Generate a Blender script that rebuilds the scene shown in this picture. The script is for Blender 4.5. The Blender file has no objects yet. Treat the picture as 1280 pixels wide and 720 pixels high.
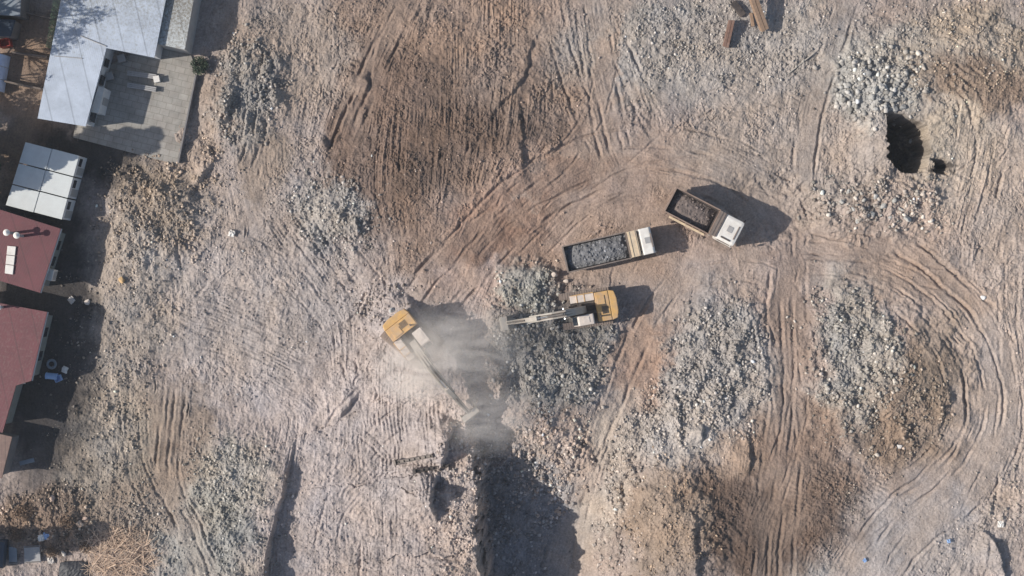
import bpy, bmesh, math, random
import numpy as np
from mathutils import Vector, Matrix

# ------------------------------------------------------------------ camera, sky, sun, exposure
scene = bpy.context.scene
S = 1280 / 96.0            # photograph pixels per metre on the ground
CH = 130.0                 # height of the drone
HAZE = 0.00018
SUN_EL, SUN_AZ = 36.0, 7.5  # elevation; direction the shadows run (degrees from +X towards +Y)

cam_data = bpy.data.cameras.new("camera")
cam_data.sensor_width = 36.0
cam_data.lens = 36.0 * CH / 96.0
cam_data.clip_start = 1.0
cam_data.clip_end = 3000.0
cam = bpy.data.objects.new("camera", cam_data)
cam.location = (0, 0, CH)
scene.collection.objects.link(cam)
scene.camera = cam

world = bpy.data.worlds.new("World")
scene.world = world
world.use_nodes = True
wn = world.node_tree
sky = wn.nodes.new("ShaderNodeTexSky")
sky.sky_type = 'NISHITA'
sky.sun_disc = False
sky.sun_elevation = math.radians(SUN_EL)
sky.sun_rotation = math.radians(270 - SUN_AZ)
sky.air_density = 1.0
sky.dust_density = 1.5
bg = wn.nodes["Background"]
bg.inputs[1].default_value = 0.108
wn.links.new(sky.outputs[0], bg.inputs[0])

sun_data = bpy.data.lights.new("sun", 'SUN')
sun_data.energy = 4.7
sun_data.angle = math.radians(0.55)
sun_data.color = (1.0, 0.955, 0.885)
sun = bpy.data.objects.new("sun", sun_data)
e, a = math.radians(SUN_EL), math.radians(SUN_AZ)
sun.rotation_euler = Vector((math.cos(a) * math.cos(e), math.sin(a) * math.cos(e), -math.sin(e))).to_track_quat('-Z', 'Y').to_euler()
scene.collection.objects.link(sun)

scene.view_settings.view_transform = 'Standard'
scene.view_settings.look = 'None'
scene.view_settings.exposure = 0.15
scene.view_settings.gamma = 1.0
scene.cycles.volume_step_rate = 1.0
scene.cycles.max_bounces = 6
scene.cycles.volume_bounces = 4

rng = np.random.default_rng(11)
random.seed(11)
col = scene.collection


def P(px, py, z=0.0):
    """World point that stands z metres up where the photograph shows pixel (px, py) of 1280 x 720."""
    k = (CH - z) / CH
    return Vector(((px - 640) / S * k, (360 - py) / S * k, z))


def W(px, py):
    return ((px - 640) / S, (360 - py) / S)


def lin(c, k=1.0):
    out = []
    for v in c:
        v = v / 255.0
        out.append(k * (v / 12.92 if v <= 0.04045 else ((v + 0.055) / 1.055) ** 2.4))
    return np.array(out)


# ------------------------------------------------------------------ noise
_perm = rng.permutation(1024)
_ang = rng.random(1024) * 2 * np.pi
_gx, _gy = np.cos(_ang), np.sin(_ang)


def perlin(x, y, seed=0):
    xi = np.floor(x).astype(np.int64)
    yi = np.floor(y).astype(np.int64)
    xf = x - xi
    yf = y - yi
    u = xf * xf * xf * (xf * (xf * 6 - 15) + 10)
    v = yf * yf * yf * (yf * (yf * 6 - 15) + 10)

    def g(ix, iy, dx, dy):
        h = _perm[(_perm[(ix + seed * 37) & 1023] + iy) & 1023]
        return _gx[h] * dx + _gy[h] * dy
    n00 = g(xi, yi, xf, yf)
    n10 = g(xi + 1, yi, xf - 1, yf)
    n01 = g(xi, yi + 1, xf, yf - 1)
    n11 = g(xi + 1, yi + 1, xf - 1, yf - 1)
    return 1.5 * ((n00 * (1 - u) + n10 * u) * (1 - v) + (n01 * (1 - u) + n11 * u) * v)


def fbm(x, y, octv=4, seed=0, gain=0.5):
    t, amp = 0, 1.0
    for i in range(octv):
        t = t + amp * perlin(x, y, seed + i)
        x, y, amp = x * 2.03 + 11.7, y * 2.03 + 5.3, amp * gain
    return t


def sstep(a_, b_, x):
    t = np.clip((x - a_) / (b_ - a_), 0, 1)
    return t * t * (3 - 2 * t)


# ------------------------------------------------------------------ the ground sheet: grid
D = 0.085
XF = np.arange(-51, 51 + D / 2, D)
YF = np.arange(-30, 30 + D / 2, D)


def grow(start, first, limit):
    out, x, d = [], start, first
    while x < limit:
        d *= 1.16
        x += d
        out.append(x)
    return np.array(out)


gx_ = grow(51, D, 700)
gy_ = grow(30, D, 700)
xs = np.concatenate([-gx_[::-1], XF, gx_])
ys = np.concatenate([-gy_[::-1], YF, gy_])
NX, NY = len(xs), len(ys)
X, Y = np.meshgrid(xs, ys)             # shape (NY, NX)
fx0, fy0 = len(gx_), len(gy_)
FS = (slice(fy0, fy0 + len(YF)), slice(fx0, fx0 + len(XF)))
PX, PY = X * S + 640, 360 - Y * S      # the same places in photograph pixels

WARP1 = fbm(X * 0.35, Y * 0.35, 4, 3)
WARP2 = fbm(X * 0.35 + 40, Y * 0.35, 4, 9)
FINE = fbm(X * 1.6, Y * 1.6, 3, 21)
WPX, WPY = PX + 16 * WARP1 + 5 * FINE, PY + 16 * WARP2 - 5 * FINE


def chaikin(pts, n=2):
    p = np.array(pts, float)
    for _ in range(n):
        q = [p[0]]
        for i in range(len(p) - 1):
            q += [p[i] * .75 + p[i + 1] * .25, p[i] * .25 + p[i + 1] * .75]
        q.append(p[-1])
        p = np.array(q)
    return p


def poly_field(pts, R, smooth=2, warp=0.0):
    """signed distance (left of travel positive) and run along a polyline of photograph pixels"""
    p = chaikin(pts, smooth) if smooth else np.array(pts, float)
    w = np.stack([(p[:, 0] - 640) / S, (360 - p[:, 1]) / S], 1)
    x0, y0 = w.min(0) - R
    x1, y1 = w.max(0) + R
    i0, i1 = np.searchsorted(xs, [x0, x1])
    j0, j1 = np.searchsorted(ys, [y0, y1])
    sl = (slice(j0, j1), slice(i0, i1))
    x, y = X[sl], Y[sl]
    if warp:
        x = x + warp * WARP1[sl] + warp * 0.5 * FINE[sl]
        y = y + warp * WARP2[sl] + warp * 0.5 * FINE[sl]
    best = np.full(x.shape, 1e9)
    sd = np.zeros(x.shape)
    run = np.zeros(x.shape)
    seg = np.linalg.norm(np.diff(w, axis=0), axis=1)
    cum = np.concatenate([[0], np.cumsum(seg)])
    for k in range(len(seg)):
        ax, ay = w[k]
        dx, dy = (w[k + 1] - w[k]) / max(seg[k], 1e-6)
        rx, ry = x - ax, y - ay
        t = np.clip(rx * dx + ry * dy, 0, seg[k])
        ex, ey = rx - t * dx, ry - t * dy
        d2 = ex * ex + ey * ey
        m = d2 < best
        best = np.where(m, d2, best)
        sgn = np.where(dx * ry - dy * rx >= 0, 1.0, -1.0)
        sd = np.where(m, sgn * np.sqrt(d2), sd)
        run = np.where(m, cum[k] + t, run)
    return sl, sd, run, cum[-1]


def blob(cx, cy, rx, ry, rot=0, soft=0.5, warped=True):
    """1 inside an ellipse of photograph pixels, falling to 0 outside it, with a ragged edge"""
    x, y = (WPX - cx, WPY - cy) if warped else (PX - cx, PY - cy)
    c, s = math.cos(math.radians(rot)), math.sin(math.radians(rot))
    r = np.sqrt(((x * c + y * s) / rx) ** 2 + ((-x * s + y * c) / ry) ** 2)
    return 1 - sstep(1 - soft, 1 + soft, r)


# ------------------------------------------------------------------ the ground: broad shapes
Z = 0.35 * fbm(X * 0.06, Y * 0.06, 3, 31) + 0.12 * fbm(X * 0.3, Y * 0.3, 3, 41)
built = sstep(165, 100, PX) * sstep(640, 560, PY)          # the level strip under the houses
built = np.maximum(built, sstep(275, 235, PX) * sstep(225, 190, PY + (PX - 100) * -0.25))
built = np.clip(built, 0, 1)


def step(pts, heights, falloff, edge=0.45, warp=0.35, R=None):
    """a bank whose high side lies left of travel"""
    R = R or falloff * 2.6
    sl, sd, run, L = poly_field(pts, R, 2, warp)
    h = np.interp(run / L, np.linspace(0, 1, len(heights)), heights)
    h = h * (1 + .20 * perlin(run * .5 + len(pts), run * 0 + .5, len(pts)) + .12 * perlin(run * 1.6, run * 0 + 3.5, 7))
    up = sstep(-edge, edge * 0.3, sd)
    fall = np.exp(-(np.maximum(sd, 0) / falloff) ** 2)
    Z[sl] += h * up * fall
    return sl, up


# rim of the pit (drawn from the bottom of the photograph upwards; west side high)
RIM = [(606, 840), (604, 700), (594, 645), (602, 605), (594, 565), (584, 535), (590, 500), (582, 465), (562, 432), (536, 408), (515, 385), (480, 360)]
sl, up = step(RIM, [3.3, 3.3, 3.2, 2.9, 2.5, 2.1, 1.9, 1.9, 1.9, 1.8, 1.1, 0.0], 11.0, edge=0.9, warp=.45)
rimmask = np.zeros_like(Z)
rimmask[sl] = up
pit = sstep(500, 650, PY) * sstep(845, 690, PX) * sstep(560, 575, PX) * (1 - rimmask)
Z -= 4.6 * pit * (1 - 0.8 * sstep(740, 900, PY))
step([(548, 650), (540, 628), (540, 605), (548, 590)], [0, 1.8, 2.3, 0], 2.2, edge=0.25, warp=0.3)
step([(548, 588), (556, 565), (562, 545), (572, 522)], [0, 2.0, 1.9, 0], 2.2, edge=0.25, warp=0.3)
# long bank across the bottom left of the plain
step([(331, 800), (333, 715), (343, 660), (358, 600), (366, 560), (371, 545)], [2.4, 2.1, 1.6, 1.15, .9, 0], 7.0, edge=0.2, warp=0.14)
# debris bank east of the houses
step([(238, 262), (248, 225), (272, 196)], [0, 1.9, 0], 4.0, edge=0.4)
step([(278, 165), (290, 130), (300, 95)], [0, 1.0, 0], 3.0, edge=0.4)
for (cx, cy, rx, ry, rot, h) in [
    (190, 262, 62, 58, 0, 0.9), (165, 340, 45, 55, 0, .45), (115, 600, 60, 70, 0, .35),
    (305, 120, 42, 62, 10, .7), (420, 275, 50, 35, -40, .5), (835, 660, 58, 80, 0, 1.0),
    (1150, 470, 55, 75, -20, .8), (1060, 450, 60, 90, 0, .6), (900, 455, 65, 80, 0, .7), (690, 440, 75, 80, 0, .7),
    (655, 355, 34, 26, 0, .6), (1095, 105, 50, 40, 0, .6), (1095, 255, 75, 34, 0, .6), (1225, 90, 75, 60, 0, .8),
    (690, 590, 55, 55, 0, .9), (60, 650, 55, 30, 0, .5), (960, 262, 60, 34, 0, -.75),
    (560, 200, 110, 150, 0, .7), (640, 60, 90, 60, 0, .3), (1010, 610, 60, 40, 0, .3),
]:
    Z += h * blob(cx, cy, rx, ry, rot, 0.55)
# east side of the ochre heap
step([(872, 760), (868, 690), (862, 640), (880, 600)], [.3, .5, .4, 0], 2.6, edge=0.35)
# dark cut near the lower right corner
step([(1251, 712), (1247, 690), (1240, 672), (1228, 662)], [.7, .9, .8, 0], 2.0, edge=0.2, warp=.1)
# small banks that throw the short dark shadows on the site
for pts, h in [([(420, 530), (435, 505), (452, 488)], .5), ([(600, 160), (655, 100), (660, 60), (680, 25)], .35),
               ([(440, 268), (452, 286), (445, 300)][::-1], .5), ([(418, 300), (440, 262)], .0),
               ([(455, 125), (460, 90)], .4), ([(655, 225), (650, 175), (648, 120)], .35),
               ([(403, 170), (410, 190)][::-1], .5), ([(845, 545), (850, 520), (842, 488)], .5), ([(875, 560), (880, 525)], .6),
               ([(1128, 560), (1140, 520)], .3), ([(785, 660), (770, 610), (785, 590)], .4), ([(936, 605), (935, 560), (925, 530)], .5)]:
    if h:
        step(pts, [0, h, h, 0], 1.6, edge=0.25, warp=.25)


Z *= 1 - 0.97 * built
step([(1118, 224), (1111, 198), (1108, 172), (1106, 146), (1108, 130)], [0, 1.0, 1.4, 1.4, 0], 2.6, edge=.2, warp=.1)
step([(1170, 228), (1167, 216), (1166, 199), (1168, 190)], [0, .6, .6, 0], 1.2, edge=.15, warp=.05)


def hole(poly, depth_w, depth_e):
    """steep sided pit, deeper at its west wall"""
    p = np.array(poly, float)
    x0, x1 = p[:, 0].min(), p[:, 0].max()
    px, py = PX + 3.0 * FINE, PY + 3.0 * WARP2
    inside = np.ones(Z.shape)
    d = np.full(Z.shape, 1e9)
    n = len(p)
    for i in range(n):
        a_, b_ = p[i], p[(i + 1) % n]
        e_ = b_ - a_
        cr = (e_[0] * (py - a_[1]) - e_[1] * (px - a_[0])) / np.hypot(*e_)
        d = np.minimum(d, cr)
    m = sstep(-2.0, 4.0, d)
    f = np.clip((PX - x0) / (x1 - x0), 0, 1)
    Z[:] -= m * (depth_w * (1 - f) + depth_e * f)


hole([(1104, 144), (1128, 146), (1156, 158), (1162, 188), (1154, 215), (1130, 216), (1109, 199)], 6.4, 5.0)
hole([(1165, 198), (1178, 198), (1186, 208), (1183, 220), (1168, 217)], 2.2, 1.8)

# ------------------------------------------------------------------ the ground: drive directions
STROKES = [  # (points, half width m, strength)
    ([(540, 372), (600, 305), (655, 250), (720, 212), (780, 195), (860, 197), (930, 222), (970, 262), (985, 310)], 3.2, 1.0),
    ([(985, 300), (985, 400), (988, 500), (975, 600), (965, 720)], 3.0, 1.0),
    ([(950, 330), (945, 400), (975, 470), (985, 560)], 1.5, .6),
    ([(1000, 312), (1080, 312), (1140, 338), (1195, 385), (1232, 440), (1248, 505), (1235, 560), (1195, 610), (1130, 650), (1080, 720)], 4.5, 1.0),
    ([(1040, 345), (1110, 365), (1165, 410), (1195, 470), (1195, 540), (1160, 590), (1090, 625)], 2.5, .9),
    ([(1270, 300), (1262, 400), (1270, 520), (1255, 640), (1240, 720)], 2.5, .7),
    ([(1190, 330), (1215, 250), (1235, 180), (1240, 120)], 3.5, .7),
    ([(735, 0), (745, 80), (757, 150), (770, 200)], 2.0, 1.0),
    ([(690, 0), (700, 60), (720, 120), (752, 190)], 2.0, .7),
    ([(770, 50), (800, 120), (830, 180)], 2.0, .8),
    ([(1062, 0), (1040, 70), (1018, 130), (1005, 220)], 2.0, .9),
    ([(520, 0), (470, 70), (445, 140), (420, 200)], 2.2, 1.0),
    ([(560, 40), (560, 140), (560, 240), (550, 340)], 5.0, .8),
    ([(640, 100), (630, 180), (590, 270)], 3.0, .7),
    ([(480, 150), (470, 240), (500, 330)], 3.0, .7),
    ([(832, 368), (795, 430), (765, 500), (722, 610), (690, 720)], 2.0, 1.0),
    ([(735, 640), (735, 730)], 1.6, .8),
    ([(330, 60), (320, 140), (310, 230), (305, 290)], 2.5, .8),
    ([(385, 40), (370, 120), (350, 200)], 2.0, .6),
    ([(220, 290), (225, 340), (222, 390), (255, 350)], 1.6, .6),
    ([(330, 250), (390, 320), (440, 390)], 3.5, .9),
    ([(380, 230), (440, 300), (480, 350)], 2.5, .9),
    ([(240, 400), (320, 430), (400, 470)], 3.0, .7),
    ([(480, 330), (440, 400), (425, 470)], 2.0, .9),
    ([(220, 460), (215, 540), (210, 600), (240, 660), (268, 720)], 2.6, .9),
    ([(160, 500), (165, 580), (195, 640)], 2.0, .7),
    ([(450, 480), (440, 560), (430, 640), (440, 720)], 3.0, .7),
    ([(510, 470), (515, 560), (510, 640), (515, 720)], 3.5, 1.0),
    ([(390, 560), (380, 640), (375, 720)], 2.0, .7),
    ([(870, 620), (930, 640), (1010, 640)], 1.5, .3),
    ([(960, 640), (1010, 600), (1060, 620)], 2.0, .4),
    ([(860, 60), (840, 130), (850, 180)], 3.0, .4),
    ([(120, 480), (120, 560)], 3.0, .4),
]
fX, fY = X[FS], Y[FS]
cst = 5
cX, cY = fX[::cst, ::cst], fY[::cst, ::cst]
T1 = 0.05 * np.cos(2 * 1.45) + 0.06 * perlin(cX * .12, cY * .12, 5)
T2 = 0.05 * np.sin(2 * 1.45) + 0.06 * perlin(cX * .12, cY * .12, 6)
TR = np.zeros_like(cX)
for pts, hw, st in STROKES:
    p = chaikin(pts, 2)
    w = np.stack([(p[:, 0] - 640) / S, (360 - p[:, 1]) / S], 1)
    best = np.full(cX.shape, 1e9)
    dirx = np.zeros(cX.shape)
    diry = np.zeros(cX.shape)
    for k in range(len(w) - 1):
        L = np.linalg.norm(w[k + 1] - w[k])
        dx, dy = (w[k + 1] - w[k]) / L
        rx, ry = cX - w[k][0], cY - w[k][1]
        t = np.clip(rx * dx + ry * dy, 0, L)
        d2 = (rx - t * dx) ** 2 + (ry - t * dy) ** 2
        m = d2 < best
        best = np.where(m, d2, best)
        dirx = np.where(m, dx, dirx)
        diry = np.where(m, dy, diry)
    g = st * np.exp(-best / (hw * hw))
    ang2 = 2 * np.arctan2(diry, dirx)
    T1 += g * np.cos(ang2)
    T2 += g * np.sin(ang2)
    TR = np.maximum(TR, g)
TH = 0.5 * np.arctan2(T2, T1)


def up_sample(a_):
    n0, n1 = fX.shape
    jj = np.minimum(np.arange(n0) / cst, a_.shape[0] - 1.001)
    ii = np.minimum(np.arange(n1) / cst, a_.shape[1] - 1.001)
    j0 = jj.astype(int)
    i0 = ii.astype(int)
    fj = (jj - j0)[:, None]
    fi = (ii - i0)[None, :]
    return ((a_[j0][:, i0] * (1 - fi) + a_[j0][:, i0 + 1] * fi) * (1 - fj)
            + (a_[j0 + 1][:, i0] * (1 - fi) + a_[j0 + 1][:, i0 + 1] * fi) * fj)


V1, V2 = up_sample(np.cos(2 * TH)), up_sample(np.sin(2 * TH))
th = 0.5 * np.arctan2(V2, V1)
VX, VY = np.cos(th), np.sin(th)
TRK = up_sample(TR)


def lic(src, steps, h=1.1):
    n0, n1 = src.shape
    acc = src.copy()
    tot = 1.0
    jj, ii = np.meshgrid(np.arange(n0, dtype=np.float32), np.arange(n1, dtype=np.float32), indexing='ij')
    for sgn in (1, -1):
        pj, pi = jj.copy(), ii.copy()
        lx, ly = sgn * VX, sgn * VY
        for k in range(steps):
            pj += h * ly
            pi += h * lx
            a_ = np.clip(np.rint(pj), 0, n0 - 1).astype(np.int32)
            b_ = np.clip(np.rint(pi), 0, n1 - 1).astype(np.int32)
            w = 1 - (k + 1) / (steps + 1)
            acc += w * src[a_, b_]
            tot += w
            vx, vy = VX[a_, b_], VY[a_, b_]
            s = np.where(vx * lx + vy * ly < 0, -1.0, 1.0)
            lx, ly = vx * s, vy * s
    acc /= tot
    return acc / acc.std()


VX = VX.astype(np.float32)
VY = VY.astype(np.float32)
n_fine = perlin(fX * 4.6, fY * 4.6, 51).astype(np.float32) + 0.6 * perlin(fX * 9.3, fY * 9.3, 55).astype(np.float32)
n_mid = perlin(fX * 1.7, fY * 1.7, 52).astype(np.float32)
L1 = lic(n_fine, 22)
L2 = lic(n_mid, 42)
FLOW1 = np.zeros_like(Z)
FLOW2 = np.zeros_like(Z)
TRKF = np.zeros_like(Z)
FLOW1[FS], FLOW2[FS], TRKF[FS] = L1, L2, TRK

# packed lanes, smoother than the rest
ROAD = np.zeros_like(Z)
for pts, hw in [([(530, 385), (600, 305), (655, 252), (720, 215), (780, 200), (860, 205), (925, 235), (965, 275), (985, 320)], 2.6),
                ([(640, 330), (720, 265), (800, 235), (830, 330), (760, 345)], 2.2), ([(720, 330), (830, 355), (900, 330), (970, 330)], 2.4),
                ([(985, 300), (985, 400), (988, 500), (975, 600), (965, 740)], 2.2),
                ([(1000, 318), (1080, 318), (1140, 345), (1190, 390), (1225, 445), (1238, 505), (1225, 560), (1185, 605), (1120, 650), (1075, 730)], 3.4),
                ([(738, -10), (748, 80), (758, 150), (768, 205)], 1.5), ([(832, 368), (800, 430), (772, 500)], 1.9), ([(772, 500), (728, 610), (700, 740)], 1.5),
                ([(1062, -10), (1040, 70), (1018, 130), (1000, 230)], 1.2), ([(735, 620), (735, 740)], 1.2), ([(205, 500), (205, 600), (240, 670), (262, 740)], 1.8),
                ([(320, 190), (312, 290)], 1.3), ([(500, 0), (465, 80), (440, 150)], 1.2)]:
    sl, sd, run, L = poly_field(pts, hw + 2.0, 2, .5)
    ROAD[sl] = np.maximum(ROAD[sl], 1 - sstep(hw - .9, hw + .7, np.abs(sd)))

# ------------------------------------------------------------------ where the rubble lies
RUBBLE = [  # cx, cy, rx, ry, rot, density, (min,max) radius m, colour sRGB
    (690, 440, 75, 75, 0, 1.0, (.06, .26), (168, 166, 160)),
    (655, 356, 34, 30, 0, 1.3, (.06, .22), (172, 172, 164)),
    (895, 455, 62, 80, 0, 1.0, (.06, .24), (172, 166, 160)),
    (1060, 445, 62, 95, -10, 1.0, (.06, .24), (172, 168, 160)),
    (1150, 520, 40, 50, 0, .7, (.06, .22), (164, 152, 138)),
    (1095, 105, 58, 42, 0, 1.1, (.07, .34), (182, 178, 172)),
    (1095, 258, 82, 34, 0, 1.1, (.07, .28), (182, 176, 168)),
    (1010, 60, 210, 60, 0, .45, (.05, .18), (172, 166, 160)),
    (850, 45, 70, 50, 0, .5, (.05, .16), (172, 168, 162)),
    (690, 590, 60, 60, 20, 1.2, (.07, .26), (196, 176, 162)),
    (620, 570, 40, 50, 0, .9, (.06, .24), (170, 162, 156)),
    (665, 670, 60, 80, 0, .7, (.06, .26), (160, 158, 158)),
    (575, 620, 30, 110, 0, .7, (.05, .2), (190, 172, 160)),
    (770, 640, 30, 90, 0, .9, (.06, .24), (170, 162, 154)),
    (835, 655, 50, 75, 0, .6, (.05, .16), (190, 164, 138)),
    (810, 520, 60, 50, 0, .7, (.05, .22), (184, 174, 164)),
    (250, 660, 80, 70, 30, .9, (.05, .17), (158, 156, 150)),
    (290, 600, 60, 50, 40, .7, (.05, .2), (176, 170, 160)),
    (190, 262, 62, 62, 0, .9, (.06, .22), (176, 156, 136)),
    (310, 120, 42, 70, 0, .9, (.06, .22), (156, 152, 146)),
    (415, 270, 60, 45, 35, .8, (.05, .22), (172, 168, 162)),
    (120, 560, 60, 130, 0, .5, (.05, .18), (172, 160, 146)),
    (60, 650, 70, 40, 0, .8, (.06, .2), (170, 152, 136)),
    (140, 420, 60, 120, 0, .4, (.05, .17), (176, 164, 152)),
    (510, 380, 70, 30, 0, .6, (.06, .22), (166, 152, 142)),
    (1225, 60, 70, 60, 0, .5, (.05, .17), (190, 170, 148)),
    (1255, 620, 40, 60, 0, .5, (.05, .18), (182, 172, 160)),
    (1100, 640, 60, 40, 0, .4, (.05, .16), (174, 162, 150)),
    (720, 340, 40, 25, 0, .5, (.05, .2), (186, 170, 154)),
    (230, 190, 50, 50, 0, .7, (.05, .2), (178, 158, 138)),
    (330, 320, 190, 120, 0, .22, (.04, .13), (186, 174, 166)),
    (560, 180, 190, 190, 0, .20, (.04, .13), (164, 144, 128)),
    (1130, 480, 160, 240, 0, .12, (.04, .12), (184, 170, 158)),
    (480, 640, 130, 90, 0, .2, (.04, .12), (190, 176, 168)),
]
RDENS = np.zeros_like(Z)
for r in RUBBLE:
    RDENS = np.maximum(RDENS, np.minimum(r[5], 1) * blob(*r[:5], 0.6))
road = ROAD
LUMP = np.clip(RDENS - 0.1, 0, 1) * (1 - 0.6 * road)
Z += LUMP * (0.46 * fbm(X * .6, Y * .6, 3, 61) + 0.24 * np.abs(fbm(X * 2.2, Y * 2.2, 3, 65)))
smooth_strip = 1 - 0.9 * np.clip(built, 0, 1)
Z += smooth_strip * (1 - .6 * ROAD) * (0.035 * fbm(X * 3.1, Y * 3.1, 2, 71) + 0.10 * fbm(X * 0.8, Y * 0.8, 3, 75))
# streaks left by wheels, tracks and blades along the drive directions
brown_furrows = blob(560, 190, 210, 190, 0, .4)
plain = blob(420, 430, 210, 260, 0, .4)
big = np.maximum(brown_furrows * 1.0, np.maximum(plain * .45, 0.55 * sstep(.2, .8, TRKF)))
patchy = np.clip(.5 + 1.1 * fbm(X * .22, Y * .22, 2, 77), .1, 1.2)
Z += smooth_strip * (1 - 0.7 * np.clip(RDENS, 0, 1)) * (1 - .6 * ROAD) * (1 + .1 * brown_furrows) * patchy * (0.026 * FLOW1 * (0.4 + 0.6 * big) + 0.036 * FLOW2 * (0.1 + 0.9 * big))
clod = np.abs(perlin(X * 1.3, Y * 1.3, 131)) + .75 * np.abs(perlin(X * 2.9, Y * 2.9, 133)) + .45 * np.abs(perlin(X * 5.6, Y * 5.6, 137))
clod_amt = smooth_strip * (1 - .3 * plain) * (1 - .8 * ROAD) * (1 - .35 * sstep(.3, .9, TRKF)) * np.clip(.55 + .9 * fbm(X * .3, Y * .3, 2, 135), .15, 1.3)
Z += .17 * (1 + .6 * brown_furrows) * (clod - .4) * clod_amt + smooth_strip * .014 * rng.normal(size=Z.shape) * (.4 + .6 * clod_amt)

# washboard ridges pressed by crawler tracks
def washboard(cx, cy, rx, ry, rot, period, amp, bend, seed):
    m = blob(cx, cy, rx, ry, 0, .35)
    c, s = math.cos(math.radians(rot)), math.sin(math.radians(rot))
    u = (X * c + Y * s) + bend * fbm(X * 0.45, Y * 0.45, 2, seed)
    m = m * np.clip(.5 + 1.4 * fbm(X * .35, Y * .35, 2, seed + 30), 0, 1.1)
    Z[:] += m * amp * np.sin(2 * math.pi * u / period)


washboard(515, 555, 75, 70, 4, .37, .05, .22, 101)
washboard(452, 600, 40, 45, -38, .42, .04, .2, 103)
washboard(520, 665, 70, 45, 0, .38, .025, .3, 105)
washboard(610, 190, 35, 55, 2, .5, .035, .3, 107)
washboard(1040, 620, 70, 30, 65, .42, .035, .35, 111)
washboard(1005, 700, 70, 30, -30, .42, .03, .35, 113)
washboard(640, 280, 30, 30, -40, .5, .03, .2, 115)
washboard(900, 690, 40, 40, 45, .45, .03, .3, 117)


def rut(pts, depth, width, offsets=(0,), berm=.36, seed=0, var=1.0):
    width *= .8
    R = max(abs(o) for o in offsets) + width * 5
    sl, sd, run, L = poly_field(pts, R, 2, .11)
    endt = sstep(0, 1.2, run) * sstep(L, L - 1.2, run)
    amp = np.clip(.5 + 1.5 * fbm(X[sl] * .3 + seed * 7, Y[sl] * .3, 2, seed + 3), 0, 1.3)
    for o in offsets:
        d = (sd - o) / width
        Z[sl] += endt * amp * depth * (-np.exp(-d * d) + berm * np.exp(-((d - 1.7) / .9) ** 2) + berm * .7 * np.exp(-((d + 1.7) / .9) ** 2))


RUTS = [
    ([(528, 385), (590, 312), (640, 258), (700, 215), (770, 190), (860, 190), (930, 215), (975, 258), (990, 310)], .13, .18, (-1.7, .4, 2.3)),
    ([(540, 372), (600, 302), (660, 245), (735, 207)], .16, .2, (-2.6, 2.6)),
    ([(985, 290), (982, 390), (988, 500), (972, 610), (965, 740)], .14, .2, (-1.9, -.5, .5, 1.8)),
    ([(950, 330), (945, 400), (972, 470), (985, 560)], .16, .2, (-.9, .9)),
    ([(1000, 312), (1080, 312), (1140, 338), (1195, 385), (1232, 440), (1248, 505), (1235, 560), (1195, 610), (1130, 650), (1080, 720)], .13, .19, (-2.7, -.9, .8, 2.9)),
    ([(1120, 300), (1170, 335), (1225, 385), (1262, 440)], .2, .22, (-.9, .9)),
    ([(1040, 345), (1110, 365), (1165, 410), (1195, 470), (1195, 540), (1160, 590), (1090, 625)], .15, .2, (-1.1, .9)),
    ([(1262, 300), (1258, 400), (1270, 520), (1255, 640), (1240, 730)], .12, .2, (-.9, .9)),
    ([(1200, 330), (1228, 250), (1242, 180), (1225, 120), (1190, 90)], .16, .2, (-1.2, 0, 1.4)),
    ([(735, 0), (745, 80), (757, 150), (770, 200)], .14, .2, (-1.3, -.4, .8, 1.6)),
    ([(690, 0), (700, 60), (722, 120), (752, 190)], .13, .2, (-.9, .9)),
    ([(770, 50), (800, 120), (830, 175)], .16, .2, (-1.0, .9)),
    ([(1062, 0), (1040, 70), (1018, 130), (1005, 220)], .16, .2, (-1.2, .9)),
    ([(520, 0), (472, 70), (448, 140), (415, 210)], .2, .22, (-1.0, 1.0)),
    ([(500, 0), (470, 50), (462, 110), (440, 160)], .16, .2, (0,)),
    ([(832, 368), (795, 430), (765, 500), (722, 610), (690, 730)], .17, .22, (-1.0, 1.0)),
    ([(775, 500), (745, 580), (725, 660), (715, 730)], .15, .22, (0,)),
    ([(330, 60), (322, 140), (310, 230)], .14, .18, (-1.0, 0, 1.0)),
    ([(222, 280), (226, 340), (220, 390)], .2, .2, (0,)),
    ([(222, 398), (262, 352)], .16, .18, (0,)),
    ([(238, 275), (246, 300), (250, 330), (256, 316), (256, 285)], .16, .16, (0,)),
    ([(340, 250), (392, 322), (430, 380)], .1, .16, (-1.6, -.4, .9, 2.0)),
    ([(445, 355), (425, 385), (420, 430), (435, 480)], .16, .2, (0, 1.3)),
    ([(480, 330), (448, 380), (438, 425)], .14, .16, (0,)),
    ([(220, 460), (214, 540), (208, 605), (245, 665), (272, 730)], .13, .18, (-1.1, 0, 1.0)),
    ([(214, 640), (196, 680)], .12, .16, (0,)),
    ([(160, 500), (165, 580), (200, 640)], .1, .16, (-.8, .8)),
    ([(405, 535), (430, 500), (470, 470)], .12, .2, (0,)),
    ([(420, 520), (470, 560), (500, 600)], .08, .14, (0, .8)),
    ([(300, 60), (310, 120), (318, 160), (300, 210)], .1, .16, (0, 1.1)),
    ([(1010, 130), (960, 105), (900, 85)], .08, .15, (0, 1.4)),
    ([(885, 205), (930, 225), (965, 262)], .1, .18, (-3.0, 3.2)),
    ([(455, 640), (452, 680), (450, 730)], .16, .2, (0,)),
]
for i, r in enumerate(RUTS):
    rut(*r, seed=i)

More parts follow.
